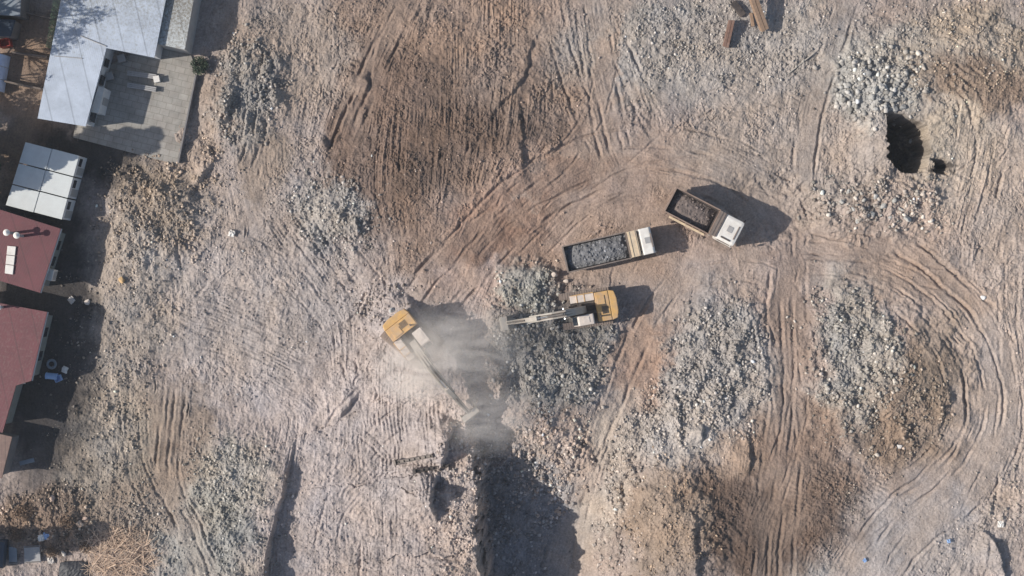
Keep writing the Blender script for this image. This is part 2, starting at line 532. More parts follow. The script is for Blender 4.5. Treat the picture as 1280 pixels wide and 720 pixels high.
# pairs of tyre prints that cross on the open lanes
for k, pts in enumerate([
        [(560, 420), (600, 330), (680, 262), (790, 228), (880, 232), (940, 262)], [(520, 360), (610, 275), (720, 190), (762, 100), (752, 0)],
        [(640, 345), (720, 262), (800, 215), (900, 205), (1000, 240), (1060, 300)], [(830, 360), (900, 335), (980, 345), (1010, 420), (1000, 520), (960, 640)],
        [(1000, 300), (1090, 325), (1160, 350), (1250, 350), (1290, 330)], [(990, 330), (1070, 330), (1150, 365), (1205, 430), (1215, 510), (1170, 600), (1080, 660)],
        [(1010, 305), (1110, 305), (1190, 350), (1255, 440), (1265, 540), (1215, 640), (1160, 730)], [(940, 730), (955, 620), (1000, 520), (975, 420), (985, 330)],
        [(845, 350), (800, 410), (775, 480), (735, 590), (712, 730)], [(790, 420), (770, 350), (800, 300), (860, 330)], [(770, 200), (830, 150), (930, 110), (1030, 120), (1080, 60)],
        [(300, 300), (360, 340), (430, 420), (470, 520)], [(240, 420), (330, 440), (420, 430), (480, 380)], [(330, 230), (420, 260), (480, 330), (520, 380)], [(210, 430), (190, 520), (215, 620), (270, 730)],
        [(400, 720), (420, 620), (470, 540), (540, 500)], [(1080, 300), (1130, 250), (1180, 240), (1240, 200), (1280, 120)], [(1225, 90), (1180, 60), (1130, 40), (1060, 20)]]):
    rut(pts, .075, .15, (-.95, .95), .3, k + 50, 0)

# short gouges left by buckets, blades and turning tracks, along the local drive direction
grs = np.random.default_rng(77)
GOUGES = [(430, 60, 760, 340, 150, 1.0), (280, 230, 590, 520, 110, .8), (280, 20, 430, 230, 40, .8), (1000, 300, 1280, 720, 90, .8),
          (770, 20, 1060, 240, 50, .6), (120, 460, 330, 720, 50, .7), (1180, 60, 1280, 300, 30, .8), (800, 360, 1000, 720, 50, .7)]
for (x0, y0, x1, y1, cnt, sc) in GOUGES:
    for k in range(cnt):
        px, py = grs.uniform(x0, x1), grs.uniform(y0, y1)
        jx = int(np.clip((W(px, py)[0] - XF[0]) / D, 0, len(XF) - 1))
        jy = int(np.clip((W(px, py)[1] - YF[0]) / D, 0, len(YF) - 1))
        q = float(th[jy, jx]) + grs.normal(0, .16)
        ln = grs.uniform(6, 26)
        dx, dy = math.cos(q) * ln / 2, -math.sin(q) * ln / 2
        bend = grs.normal(0, .12) * ln
        rut([(px - dx, py - dy), (px + bend, py + bend * .3), (px + dx, py + dy)], sc * grs.uniform(.08, .26), grs.uniform(.08, .2), (0,), .8, k % 40, 0)

# level pads where the machines stand
PADS = []


def pad(px, py, ln, wd, ang, z=None):
    x0, y0 = W(px, py)
    c, s = math.cos(ang), math.sin(ang)
    u, v = (X - x0) * c + (Y - y0) * s, -(X - x0) * s + (Y - y0) * c
    m = (1 - sstep(ln / 2, ln / 2 + 1.0, np.abs(u))) * (1 - sstep(wd / 2, wd / 2 + .8, np.abs(v)))
    core = (np.abs(u) < ln / 2) & (np.abs(v) < wd / 2)
    zz = float(np.median(Z[core])) if z is None else z
    Z[:] = Z * (1 - m) + (zz + 0.2 * (Z - zz)) * m
    return zz


T1_PX, T1_ANG = (760.5, 312.5), math.radians(12.8)
T2_PX, T2_ANG = (876, 273.5), math.radians(-27.5)
E1_PX, E1_ANG = (517, 423), math.radians(-52)
E2_PX, E2_ANG = (733, 385.5), math.radians(190)
z_t1 = pad(*T1_PX, 8.2, 2.2, T1_ANG)
z_t2 = pad(*T2_PX, 7.2, 2.2, T2_ANG)
z_e1 = pad(*E1_PX, 4.6, 3.0, E1_ANG)
z_e2 = pad(*E2_PX, 4.6, 3.0, E2_ANG)


def gz(x, y):
    i = int(np.clip(np.searchsorted(xs, x) - 1, 0, NX - 2))
    j = int(np.clip(np.searchsorted(ys, y) - 1, 0, NY - 2))
    fx = (x - xs[i]) / (xs[i + 1] - xs[i])
    fy = (y - ys[j]) / (ys[j + 1] - ys[j])
    return float((Z[j, i] * (1 - fx) + Z[j, i + 1] * fx) * (1 - fy) + (Z[j + 1, i] * (1 - fx) + Z[j + 1, i + 1] * fx) * fy)


def G(px, py):
    """ground point under a photograph pixel"""
    x, y = W(px, py)
    for _ in range(3):
        z = gz(x, y)
        p = P(px, py, z)
        x, y = p.x, p.y
    return Vector((x, y, gz(x, y)))


# ------------------------------------------------------------------ the ground: soil colours (own colours, with shade painted into the alley and holes)
SOIL_AND_SHADE = [
    (420, 450, 200, 290, 0, (184, 169, 163), .9), (300, 360, 150, 120, 0, (180, 166, 158), .8),
    (585, 185, 150, 180, 0, (122, 101, 88), 1.), (470, 150, 60, 120, 15, (132, 109, 95), .9), (700, 60, 140, 90, 0, (160, 138, 124), .8), (560, 20, 160, 50, 0, (158, 132, 114), .8),
    (350, 70, 90, 80, 0, (166, 148, 134), .8), (320, 230, 80, 80, 0, (168, 152, 142), .7), (330, 205, 30, 50, 0, (150, 130, 112), .6),
    (760, 260, 230, 90, -8, (172, 146, 130), .95), (630, 290, 80, 60, -45, (164, 132, 114), .8), (660, 243, 26, 10, -25, (190, 178, 168), .7),
    (900, 60, 200, 70, 0, (172, 162, 154), .9), (1000, 190, 150, 100, 0, (174, 158, 146), .8),
    (1100, 100, 70, 55, 0, (176, 172, 166), .8), (1210, 60, 90, 60, 0, (178, 161, 144), .9), (1220, 105, 75, 35, 10, (142, 121, 105), .9), (1190, 185, 60, 60, 0, (184, 168, 150), .9),
    (1240, 240, 70, 90, 0, (186, 166, 150), .7), (1130, 420, 170, 150, 0, (180, 158, 144), .9), (1240, 480, 80, 200, 0, (186, 168, 156), .8),
    (1130, 340, 110, 35, 15, (178, 152, 134), .7),
    (1120, 510, 75, 75, 20, (146, 124, 106), .9), (1050, 430, 65, 90, -10, (170, 162, 154), .9), (1170, 455, 40, 60, 0, (150, 130, 112), .7),
    (1110, 680, 150, 70, 0, (180, 168, 162), .9), (1000, 720, 30, 30, 0, (188, 180, 172), .7),
    (955, 640, 118, 84, 0, (114, 94, 82), 1.), (1010, 600, 50, 60, 0, (132, 110, 96), .8), (990, 540, 60, 70, 0, (150, 126, 110), .9), (985, 400, 45, 110, 0, (176, 154, 142), .9),
    (985, 430, 26, 160, 0, (150, 128, 115), .75), (600, 318, 75, 24, -48, (140, 110, 93), .85), (700, 222, 75, 20, -18, (146, 117, 100), .85), (752, 130, 16, 110, 6, (168, 144, 128), .7), (895, 455, 70, 85, 0, (168, 160, 154), .9), (830, 652, 50, 78, 0, (162, 140, 122), .95), (915, 570, 30, 35, 30, (178, 152, 132), .7), (840, 540, 60, 40, 0, (184, 172, 162), .8),
    (795, 450, 35, 60, 15, (172, 140, 120), .9), (745, 610, 40, 120, 18, (184, 168, 154), .9), (690, 590, 55, 60, 0, (194, 170, 154), .9),
    (690, 440, 75, 70, 0, (158, 152, 146), .9), (590, 360, 60, 30, 0, (184, 160, 148), .8), (655, 355, 34, 30, 0, (166, 164, 156), .8),
    (660, 660, 65, 110, 0, (150, 148, 150), .9), (580, 640, 24, 100, 0, (192, 172, 160), .8),
    (215, 560, 60, 80, 10, (156, 136, 120), .9), (202, 565, 20, 14, 0, (130, 108, 92), .7), (130, 560, 70, 110, 0, (164, 150, 136), .9), (250, 670, 75, 60, 20, (158, 154, 148), .9),
    (290, 600, 50, 55, 40, (168, 160, 148), .7), (170, 640, 70, 40, 0, (154, 136, 122), .8), (60, 650, 60, 40, 0, (140, 118, 102), .9),
    (195, 260, 65, 60, 0, (164, 148, 133), .9), (150, 380, 70, 100, 0, (172, 158, 146), .8), (240, 160, 40, 60, 20, (170, 150, 134), .8),
    (310, 120, 38, 60, 0, (158, 152, 146), .7), (415, 265, 50, 40, 35, (170, 164, 158), .7),
    (55, 400, 66, 215, 0, (66, 62, 62), .95), (80, 190, 95, 36, 10, (66, 62, 60), .95), (35, 90, 50, 80, 0, (150, 124, 104), .9), (20, 200, 30, 50, 0, (150, 126, 106), .6), (1134, 182, 24, 32, 0, (74, 66, 62), .95), (1176, 209, 9, 9, 0, (78, 70, 64), .9),  # near-black entries: dark soil with deeper shade painted in, houses' alley and both holes
]
K_ALB = 0.80


def soil(c, k=0.80, sat=.9):
    v = lin(c, k) * np.array([.985, .995, .985])
    g = float(v @ np.array([.3, .59, .11]))
    return g + (v - g) * sat
C = np.empty(Z.shape + (3,), np.float32)
C[:] = soil((174, 156, 146))
for (cx, cy, rx, ry, rot, c, st) in SOIL_AND_SHADE:
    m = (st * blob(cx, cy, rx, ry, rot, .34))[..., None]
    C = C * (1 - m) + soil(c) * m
mottle = fbm(X * .9, Y * .9, 4, 81)
grain = fbm(X * 4.0, Y * 4.0, 2, 85)
big_patch = fbm(X * .14, Y * .14, 4, 97)
bright = 1 + .15 * mottle + .13 * big_patch + .10 * grain + .04 * FLOW1 + .03 * FLOW2 * (0.3 + 0.7 * big)
speck = rng.random(Z.shape)
bright += np.where(speck > .965, .35, 0) * np.clip(.3 + RDENS, 0, 1) - np.where(speck < .03, .25, 0)
C *= np.clip(bright, .45, 1.7)[..., None]
hue = (0.05 * fbm(X * .25, Y * .25, 3, 91))[..., None]
C *= 1 + hue * np.array([1.0, 0.1, -1.0])
lane = (.6 * ROAD * sstep(-.7, .2, fbm(X * .3, Y * .3, 3, 95)))[..., None]
C = C * (1 - lane) + (C * .55 + .45 * soil((172, 150, 134))) * lane
C = np.clip(C, .015, .75)


def big_mesh(name, verts, faces, nper):
    me = bpy.data.meshes.new(name)
    me.vertices.add(len(verts))
    me.vertices.foreach_set("co", verts.astype(np.float32).ravel())
    me.loops.add(faces.size)
    me.loops.foreach_set("vertex_index", faces.astype(np.int32).ravel())
    me.polygons.add(len(faces))
    me.polygons.foreach_set("loop_start", np.arange(0, faces.size, nper, dtype=np.int32))
    me.update(calc_edges=True)
    return me


def paint(me, colours, name="soil"):
    at = me.attributes.new(name, 'FLOAT_COLOR', 'POINT')
    rgba = np.ones((len(colours), 4), np.float32)
    rgba[:, :3] = colours
    at.data.foreach_set("color", rgba.ravel())


# ------------------------------------------------------------------ materials
def new_mat(name):
    m = bpy.data.materials.new(name)
    m.use_nodes = True
    nt = m.node_tree
    return m, nt, nt.nodes["Principled BSDF"]


def nd(nt, kind, **kw):
    n = nt.nodes.new(kind)
    for k, v in kw.items():
        if k.startswith("i_"):
            n.inputs[k[2:].replace("_", " ")].default_value = v
        else:
            setattr(n, k, v)
    return n


def soil_mat(name, attr, scale, strength, dist):
    m, nt, b = new_mat(name)
    at = nd(nt, "ShaderNodeAttribute", attribute_name=attr)
    tc = nd(nt, "ShaderNodeTexCoord")
    nz = nd(nt, "ShaderNodeTexNoise", i_Scale=scale, i_Detail=6.0, i_Roughness=.65)
    nt.links.new(tc.outputs["Object"], nz.inputs["Vector"])
    mr = nd(nt, "ShaderNodeMapRange", i_From_Min=.3, i_From_Max=.7, i_To_Min=.78, i_To_Max=1.22)
    nt.links.new(nz.outputs[0], mr.inputs["Value"])
    mx = nd(nt, "ShaderNodeMix", data_type='RGBA', blend_type='MULTIPLY')
    mx.inputs[0].default_value = 1.0
    nt.links.new(at.outputs["Color"], mx.inputs[6])
    nt.links.new(mr.outputs[0], mx.inputs[7])
    nt.links.new(mx.outputs[2], b.inputs["Base Color"])
    b.inputs["Roughness"].default_value = .96
    b.inputs["Specular IOR Level"].default_value = .15
    bp = nd(nt, "ShaderNodeBump", i_Strength=strength, i_Distance=dist)
    nt.links.new(nz.outputs[0], bp.inputs["Height"])
    nt.links.new(bp.outputs[0], b.inputs["Normal"])
    return m


def mat(name, c, rough=.6, metal=0., var=.15, scale=3., dust=0., dustc=(178, 158, 144), k=1.0, bump=0.):
    """painted or weathered surface: its colour, uneven tone, and dust that lies in patches"""
    m, nt, b = new_mat(name)
    base = lin(c, k)
    tc = nd(nt, "ShaderNodeTexCoord")
    nz = nd(nt, "ShaderNodeTexNoise", i_Scale=scale, i_Detail=5.0, i_Roughness=.6)
    nt.links.new(tc.outputs["Object"], nz.inputs["Vector"])
    mr = nd(nt, "ShaderNodeMapRange", i_From_Min=.3, i_From_Max=.7, i_To_Min=1 - var, i_To_Max=1 + var)
    nt.links.new(nz.outputs[0], mr.inputs["Value"])
    mx = nd(nt, "ShaderNodeMix", data_type='RGBA', blend_type='MULTIPLY')
    mx.inputs[0].default_value = 1.0
    mx.inputs[6].default_value = (*base, 1)
    nt.links.new(mr.outputs[0], mx.inputs[7])
    out = mx.outputs[2]
    if dust:
        n2 = nd(nt, "ShaderNodeTexNoise", i_Scale=scale * .45, i_Detail=6.0, i_Roughness=.7)
        nt.links.new(tc.outputs["Object"], n2.inputs["Vector"])
        r2 = nd(nt, "ShaderNodeMapRange", i_From_Min=.42, i_From_Max=.62, i_To_Min=dust * .35, i_To_Max=dust)
        nt.links.new(n2.outputs[0], r2.inputs["Value"])
        m2 = nd(nt, "ShaderNodeMix", data_type='RGBA')
        nt.links.new(r2.outputs[0], m2.inputs[0])
        nt.links.new(out, m2.inputs[6])
        m2.inputs[7].default_value = (*lin(dustc, .8), 1)
        out = m2.outputs[2]
    nt.links.new(out, b.inputs["Base Color"])
    b.inputs["Roughness"].default_value = rough
    b.inputs["Metallic"].default_value = metal
    if bump:
        bp = nd(nt, "ShaderNodeBump", i_Strength=.6, i_Distance=bump)
        nt.links.new(nz.outputs[0], bp.inputs["Height"])
        nt.links.new(bp.outputs[0], b.inputs["Normal"])
    return m


def roof_mat(name, c, litter=(0, 0, 0), ridge=.35, litter_amt=0., var=.1, litter_top=0., angle=0., k=1.0):
    """ribbed sheet roof with a dirt and leaf layer of its own; litter grows towards +Y when litter_top is set"""
    m, nt, b = new_mat(name)
    tc = nd(nt, "ShaderNodeTexCoord")
    mp = nd(nt, "ShaderNodeMapping")
    mp.inputs["Rotation"].default_value = (0, 0, angle)
    nt.links.new(tc.outputs["Object"], mp.inputs["Vector"])
    nz = nd(nt, "ShaderNodeTexNoise", i_Scale=1.3, i_Detail=6.0, i_Roughness=.65)
    nt.links.new(tc.outputs["Object"], nz.inputs["Vector"])
    mr = nd(nt, "ShaderNodeMapRange", i_From_Min=.3, i_From_Max=.7, i_To_Min=1 - var, i_To_Max=1 + var)
    nt.links.new(nz.outputs[0], mr.inputs["Value"])
    mx = nd(nt, "ShaderNodeMix", data_type='RGBA', blend_type='MULTIPLY')
    mx.inputs[0].default_value = 1.0
    mx.inputs[6].default_value = (*lin(c, k), 1)
    nt.links.new(mr.outputs[0], mx.inputs[7])
    out = mx.outputs[2]
    if litter_amt:
        n2 = nd(nt, "ShaderNodeTexNoise", i_Scale=4.5, i_Detail=8.0, i_Roughness=.75)
        nt.links.new(tc.outputs["Object"], n2.inputs["Vector"])
        val = n2.outputs[0]
        if litter_top:
            sep = nd(nt, "ShaderNodeSeparateXYZ")
            nt.links.new(tc.outputs["Object"], sep.inputs[0])
            g = nd(nt, "ShaderNodeMath", operation='MULTIPLY_ADD')
            nt.links.new(sep.outputs[1], g.inputs[0])
            g.inputs[1].default_value = .022
            g.inputs[2].default_value = litter_top
            ad = nd(nt, "ShaderNodeMath", operation='ADD')
            nt.links.new(val, ad.inputs[0])
            nt.links.new(g.outputs[0], ad.inputs[1])
            val = ad.outputs[0]
        r2 = nd(nt, "ShaderNodeMapRange", i_From_Min=.5, i_From_Max=.68, i_To_Min=0., i_To_Max=litter_amt)
        nt.links.new(val, r2.inputs["Value"])
        m2 = nd(nt, "ShaderNodeMix", data_type='RGBA')
        nt.links.new(r2.outputs[0], m2.inputs[0])
        nt.links.new(out, m2.inputs[6])
        m2.inputs[7].default_value = (*lin(litter, .8), 1)
        out = m2.outputs[2]
    w2 = nd(nt, "ShaderNodeTexWave", i_Scale=.16, i_Distortion=.15)
    nt.links.new(mp.outputs[0], w2.inputs["Vector"])
    r4 = nd(nt, "ShaderNodeMapRange", i_From_Min=.0, i_From_Max=.02, i_To_Min=.72, i_To_Max=1.)
    nt.links.new(w2.outputs["Fac"], r4.inputs["Value"])
    n5 = nd(nt, "ShaderNodeTexNoise", i_Scale=.55, i_Detail=8., i_Roughness=.72)
    nt.links.new(tc.outputs["Object"], n5.inputs["Vector"])
    r5 = nd(nt, "ShaderNodeMapRange", i_From_Min=.36, i_From_Max=.62, i_To_Min=.80, i_To_Max=1.04)
    nt.links.new(n5.outputs[0], r5.inputs["Value"])
    for o_ in (r4.outputs[0], r5.outputs[0]):
        m4 = nd(nt, "ShaderNodeMix", data_type='RGBA', blend_type='MULTIPLY')
        m4.inputs[0].default_value = 1.0
        nt.links.new(out, m4.inputs[6])
        nt.links.new(o_, m4.inputs[7])
        out = m4.outputs[2]
    nt.links.new(out, b.inputs["Base Color"])
    wv = nd(nt, "ShaderNodeTexWave", i_Scale=1.0 / ridge / 6.283 * 6.283 / 2)
    nt.links.new(mp.outputs[0], wv.inputs["Vector"])
    bp = nd(nt, "ShaderNodeBump", i_Strength=.3, i_Distance=.012)
    nt.links.new(wv.outputs["Fac"], bp.inputs["Height"])
    nt.links.new(bp.outputs[0], b.inputs["Normal"])
    b.inputs["Roughness"].default_value = .55
    return m


M_SOIL = soil_mat("soil", "soil", 5.5, .9, .09)
M_ROCK = soil_mat("broken_concrete", "soil", 9.0, .7, .04)
M = {
    "yellow": mat("machine_yellow", (204, 157, 80), .55, 0, .15, 2.5, .62),
    "boom": mat("dusty_grey_steel", (164, 160, 150), .6, 0, .2, 3., .55),
    "boomdark": mat("worn_boom_steel", (96, 94, 90), .6, .2, .2, 3., .35),
    "dark": mat("dark_steel", (52, 50, 50), .6, .3, .25, 4., .3),
    "rubber": mat("tyre_rubber", (40, 40, 40), .9, 0, .2, 5., .45),
    "chrome": mat("cylinder_rod", (200, 200, 200), .25, .9, .05),
    "glass": mat("dark_glass", (38, 44, 52), .12, 0, .1),
    "cabgrey": mat("dusty_cab_roof", (205, 194, 184), .6, 0, .1, 3., .35),
    "white": mat("white_paint", (226, 222, 214), .45, 0, .08, 2., .38),
    "brownbed": mat("brown_bed_steel", (128, 106, 92), .7, .1, .25, 3., .4),
    "cream": mat("cream_paint", (206, 186, 154), .6, 0, .12, 3., .5),
    "greybed": mat("worn_bed_steel", (104, 94, 88), .7, .1, .25, 3., .4),
    "beddark": mat("dark_bed_steel", (60, 54, 54), .7, .1, .25, 3., .2),
    "red": mat("red_lens", (150, 24, 20), .3),
    "lamp": mat("lamp_glass", (220, 220, 210), .2),
    "wallgrey": mat("grey_wall", (150, 150, 150), .8, 0, .12, 2., .2),
    "wallwhite": mat("white_wall", (205, 205, 205), .8, 0, .1, 2., .15),
    "walldark": mat("dark_wall", (104, 104, 106), .8, 0, .15, 2., .2),
    "housewall": mat("green_grey_wall", (120, 126, 122), .8, 0, .15, 2., .2),
    "tracksteel": mat("dusty_track", (118, 106, 98), .85, .1, .25, 4., .6),
    "seam": mat("dark_joint", (48, 54, 60), .7),
    "rust": mat("rusty_steel", (112, 80, 66), .85, .1, .3, 4., .3, bump=.02),
    "timber": mat("weathered_timber", (138, 112, 90), .85, 0, .25, 5., .2, bump=.02),
    "bluewhite": mat("blue_white_plastic", (150, 178, 214), .5, 0, .1),
    "bark": mat("grey_bark", (92, 80, 70), .9, 0, .25, 6., bump=.02),
    "leafdark": mat("dark_leaf", (58, 70, 52), .7, 0, .35, 2.),
    "leafbrown": mat("brown_leaf", (126, 104, 86), .85, 0, .35, 2.),
    "blacksheet": mat("black_sheet", (44, 44, 48), .6, 0, .2),
    "leafdry": mat("dry_leaf", (120, 104, 60), .7, 0, .35, 2.),
    "stick": mat("dry_stick", (206, 180, 156), .85, 0, .2, 3.),
    "brickbrown": mat("brown_tiles", (150, 118, 104), .85, 0, .2, 4.),
    "navy": mat("navy_sheet", (44, 58, 74), .5, 0, .15),
    "greenwire": mat("green_wire", (110, 138, 104), .6),
    "redplastic": mat("red_plastic", (176, 62, 50), .5),
    "slate": mat("slate_grey_sheet", (112, 124, 134), .6, 0, .15, 1.5, .2),
    "concrete": mat("pale_concrete", (190, 182, 174), .9, 0, .15, 3., bump=.02),
    "garden": mat("low_block", (110, 98, 90), .9, 0, .2, 3.),
}

# ------------------------------------------------------------------ linking, naming, labels
def link(name, me, material=None, parent=None, loc=None):
    o = bpy.data.objects.new(name, me)
    col.objects.link(o)
    if material is not None and me is not None:
        me.materials.append(material)
    if parent is not None:
        o.parent = parent
    if loc is not None:
        o.location = loc
    return o


def tag(o, label, cat, group=None, kind=None):
    o["label"] = label
    o["category"] = cat
    if group:
        o["group"] = group
    if kind:
        o["kind"] = kind
    return o


def thing(name, label, cat, loc, rz=0., group=None):
    o = link(name, None, loc=loc)
    o.rotation_euler = (0, 0, rz)
    return tag(o, label, cat, group)


class MB:
    """collects boxes, prisms and tubes and links them as ONE mesh object"""

    def __init__(self):
        self.bm = bmesh.new()

    def box(self, c, s, bevel=0., rot=None):
        r = bmesh.ops.create_cube(self.bm, size=1)
        vs = r["verts"]
        bmesh.ops.scale(self.bm, vec=s, verts=vs)
        if bevel:
            es = list({e for v in vs for e in v.link_edges})
            rb = bmesh.ops.bevel(self.bm, geom=es, offset=bevel, segments=2, affect='EDGES', profile=.6)
            vs = list({v for f in rb["faces"] for v in f.verts} | {v for v in vs if v.is_valid})
        if rot:
            bmesh.ops.rotate(self.bm, cent=(0, 0, 0), matrix=rot, verts=vs)
        bmesh.ops.translate(self.bm, vec=c, verts=vs)
        return self

    def prism(self, pts, a0, a1, axis='y', bevel=0.):
        """outline pts in the plane square to axis, from a0 to a1 along it"""
        def mk(p, a_):
            if axis == 'y':
                return (p[0], a_, p[1])
            if axis == 'x':
                return (a_, p[0], p[1])
            return (p[0], p[1], a_)
        A = [self.bm.verts.new(mk(p, a0)) for p in pts]
        B = [self.bm.verts.new(mk(p, a1)) for p in pts]
        fs = [self.bm.faces.new(A), self.bm.faces.new(B[::-1])]
        n = len(pts)
        for i in range(n):
            fs.append(self.bm.faces.new((A[i], B[i], B[(i + 1) % n], A[(i + 1) % n])))
        bmesh.ops.recalc_face_normals(self.bm, faces=fs)
        if bevel:
            es = list({e for f in fs for e in f.edges})
            bmesh.ops.bevel(self.bm, geom=es, offset=bevel, segments=2, affect='EDGES', profile=.6)
        return self

    def cyl(self, p0, p1, r0, r1=None, n=12):
        p0, p1 = Vector(p0), Vector(p1)
        r1 = r0 if r1 is None else r1
        d = p1 - p0
        mtx = Matrix.Translation((p0 + p1) / 2) @ d.to_track_quat('Z', 'Y').to_matrix().to_4x4()
        bmesh.ops.create_cone(self.bm, cap_ends=True, segments=n, radius1=r0, radius2=r1, depth=d.length, matrix=mtx)
        return self

    def tube(self, pts, r, n=8):
        for i in range(len(pts) - 1):
            self.cyl(pts[i], pts[i + 1], r, r, n)
        return self

    def build(self, name, material, parent=None, loc=None, smooth=False):
        me = bpy.data.meshes.new(name)
        self.bm.to_mesh(me)
        self.bm.free()
        if smooth:
            for p in me.polygons:
                p.use_smooth = True
        return link(name, me, material, parent, loc)


def quadplate(corners, z0, z1, name, material, parent=None, origin=None):
    """flat slab over a world outline [(x,y)...]; vertices relative to origin"""
    o = origin or Vector((0, 0, 0))
    b = MB()
    b.prism([(x - o.x, y - o.y) for x, y in corners], z0 - o.z, z1 - o.z, 'z')
    ob = b.build(name, material, parent)
    if parent is None:
        ob.location = o
    return ob


# ------------------------------------------------------------------ link the ground
verts = np.stack([X, Y, Z], -1).reshape(-1, 3)
idx = np.arange(NX * NY).reshape(NY, NX)
faces = np.stack([idx[:-1, :-1], idx[:-1, 1:], idx[1:, 1:], idx[1:, :-1]], -1).reshape(-1, 4)
me = big_mesh("ground", verts, faces, 4)
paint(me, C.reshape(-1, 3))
me.polygons.foreach_set("use_smooth", np.zeros(len(faces), bool))
ground = link("ground", me, M_SOIL)
ground["kind"] = "structure"
ground["label"] = "rutted brown and grey bare soil of the demolition site"

# ------------------------------------------------------------------ rubble: uncountable broken concrete, one object
ICO_V = []
_bm = bmesh.new()
bmesh.ops.create_icosphere(_bm, subdivisions=1, radius=1)
ICO_V = np.array([v.co for v in _bm.verts])
ICO_F = np.array([[v.index for v in f.verts] for f in _bm.faces])
_bm.free()


def rock_shapes(n):
    out = []
    for k in range(n):
        v = ICO_V * (1 + rng.uniform(-.32, .32, (12, 1)))
        v = v * rng.uniform(.6, 1.25, 3)
        lim = rng.uniform(.42, .85, 3)
        v = np.clip(v, -lim, lim)
        out.append(v)
    return np.array(out)


SHAPES = rock_shapes(24)


def zlook(x, y):
    i = np.clip(np.searchsorted(xs, x) - 1, 0, NX - 2)
    j = np.clip(np.searchsorted(ys, y) - 1, 0, NY - 2)
    return Z[j, i]


rp, rr, rc = [], [], []
for k, (cx, cy, rx, ry, rot, dens, (r0, r1), c) in enumerate(RUBBLE):
    area = math.pi * rx * ry / S / S
    n = int(area * dens * 105)
    t = rng.random(n) * 2 * np.pi
    q = np.sqrt(rng.random(n)) * 1.4
    ex, ey = rx * q * np.cos(t), ry * q * np.sin(t)
    cc, ss = math.cos(math.radians(rot)), math.sin(math.radians(rot))
    px, py = cx + ex * cc - ey * ss, cy + ex * ss + ey * cc
    x, y = (px - 640) / S, (360 - py) / S
    clump = .8 * fbm(x * .55, y * .55, 4, 200 + k) + .45 * fbm(x * 1.9, y * 1.9, 2, 240 + k) + .15 * rng.normal(size=n)
    i = np.clip(np.searchsorted(xs, x) - 1, 0, NX - 2)
    j = np.clip(np.searchsorted(ys, y) - 1, 0, NY - 2)
    keep = (clump > .03 + .5 * sstep(.75, 1.4, q)) & (rng.random(n) > .85 * ROAD[j, i])
    x, y = x[keep], y[keep]
    m = len(x)
    r = (r0 * .72 + (r1 * 1.2 - r0) * rng.random(m) ** 5.0)
    rp.append(np.stack([x, y], 1))
    rr.append(r)
    tone = np.exp(rng.normal(.04, .33, m))[:, None]
    ground_c = C[j[keep], i[keep]]
    own = soil((c[0] + 3, c[1], c[2] - 3), .82, .9)
    mixv = rng.random((m, 1)) * .6 + .2
    rc.append(np.clip((own * mixv + ground_c * (1 - mixv)) * tone, .03, .7))
# stones scattered over the whole site
n = 60000
x = rng.uniform(-50, 50, n)
y = rng.uniform(-29, 29, n)
i = np.clip(np.searchsorted(xs, x) - 1, 0, NX - 2)
j = np.clip(np.searchsorted(ys, y) - 1, 0, NY - 2)
keep = (x > -41) & (fbm(x * .3, y * .3, 3, 301) + .3 * rng.normal(size=n) > -.05) & (rng.random(n) > .3 + .67 * ROAD[j, i])
x, y = x[keep], y[keep]
rp.append(np.stack([x, y], 1))
rr.append(.03 + .13 * rng.random(len(x)) ** 5)
rc.append(np.clip(C[j[keep], i[keep]] * np.exp(rng.normal(.08, .32, len(x)))[:, None], .03, .7))
rp, rr, rc = np.concatenate(rp), np.concatenate(rr), np.concatenate(rc)


def clear_of(px, py, ln, wd, ang):
    x0, y0 = W(px, py)
    c, s = math.cos(ang), math.sin(ang)
    u, v = (rp[:, 0] - x0) * c + (rp[:, 1] - y0) * s, -(rp[:, 0] - x0) * s + (rp[:, 1] - y0) * c
    return (np.abs(u) > ln / 2) | (np.abs(v) > wd / 2)


keep = clear_of(*T1_PX, 8.6, 2.5, T1_ANG) & clear_of(*T2_PX, 7.6, 2.5, T2_ANG) & clear_of(*E1_PX, 4.9, 3.0, E1_ANG) & clear_of(*E2_PX, 4.9, 3.0, E2_ANG)
_q = np.array([(rp[:, 0] * S + 640), (360 - rp[:, 1] * S)])
keep &= ~((_q[0] < 250) & (_q[1] < 205 - (250 - _q[0]) * .25))      # none on the paved yard
keep &= ~((_q[0] < 112) & (_q[1] < 560) & (rng.random(len(rp)) > .35))
rp, rr, rc = rp[keep], rr[keep], rc[keep]
n = len(rp)
sh = SHAPES[rng.integers(0, len(SHAPES), n)]
an = rng.random(n) * 2 * np.pi
ca, sa = np.cos(an)[:, None], np.sin(an)[:, None]
tl = rng.normal(0, .4, n)
ct, st_ = np.cos(tl)[:, None], np.sin(tl)[:, None]
vx, vy, vz = sh[..., 0], sh[..., 1], sh[..., 2]
vy, vz = vy * ct - vz * st_, vy * st_ + vz * ct
vx, vy = vx * ca - vy * sa, vx * sa + vy * ca
rz_ = zlook(rp[:, 0], rp[:, 1]) + rr * .2
V = np.stack([vx * rr[:, None] + rp[:, :1], vy * rr[:, None] + rp[:, 1:], vz * rr[:, None] + rz_[:, None]], -1).reshape(-1, 3)
F = (ICO_F[None] + (np.arange(n) * 12)[:, None, None]).reshape(-1, 3)
me = big_mesh("rubble", V, F, 3)
paint(me, np.repeat(rc, 12, axis=0))
rub = link("rubble", me, M_ROCK)
tag(rub, "loose broken concrete and stones strewn over the demolition site", "rubble", kind="stuff")
print("rocks", n)


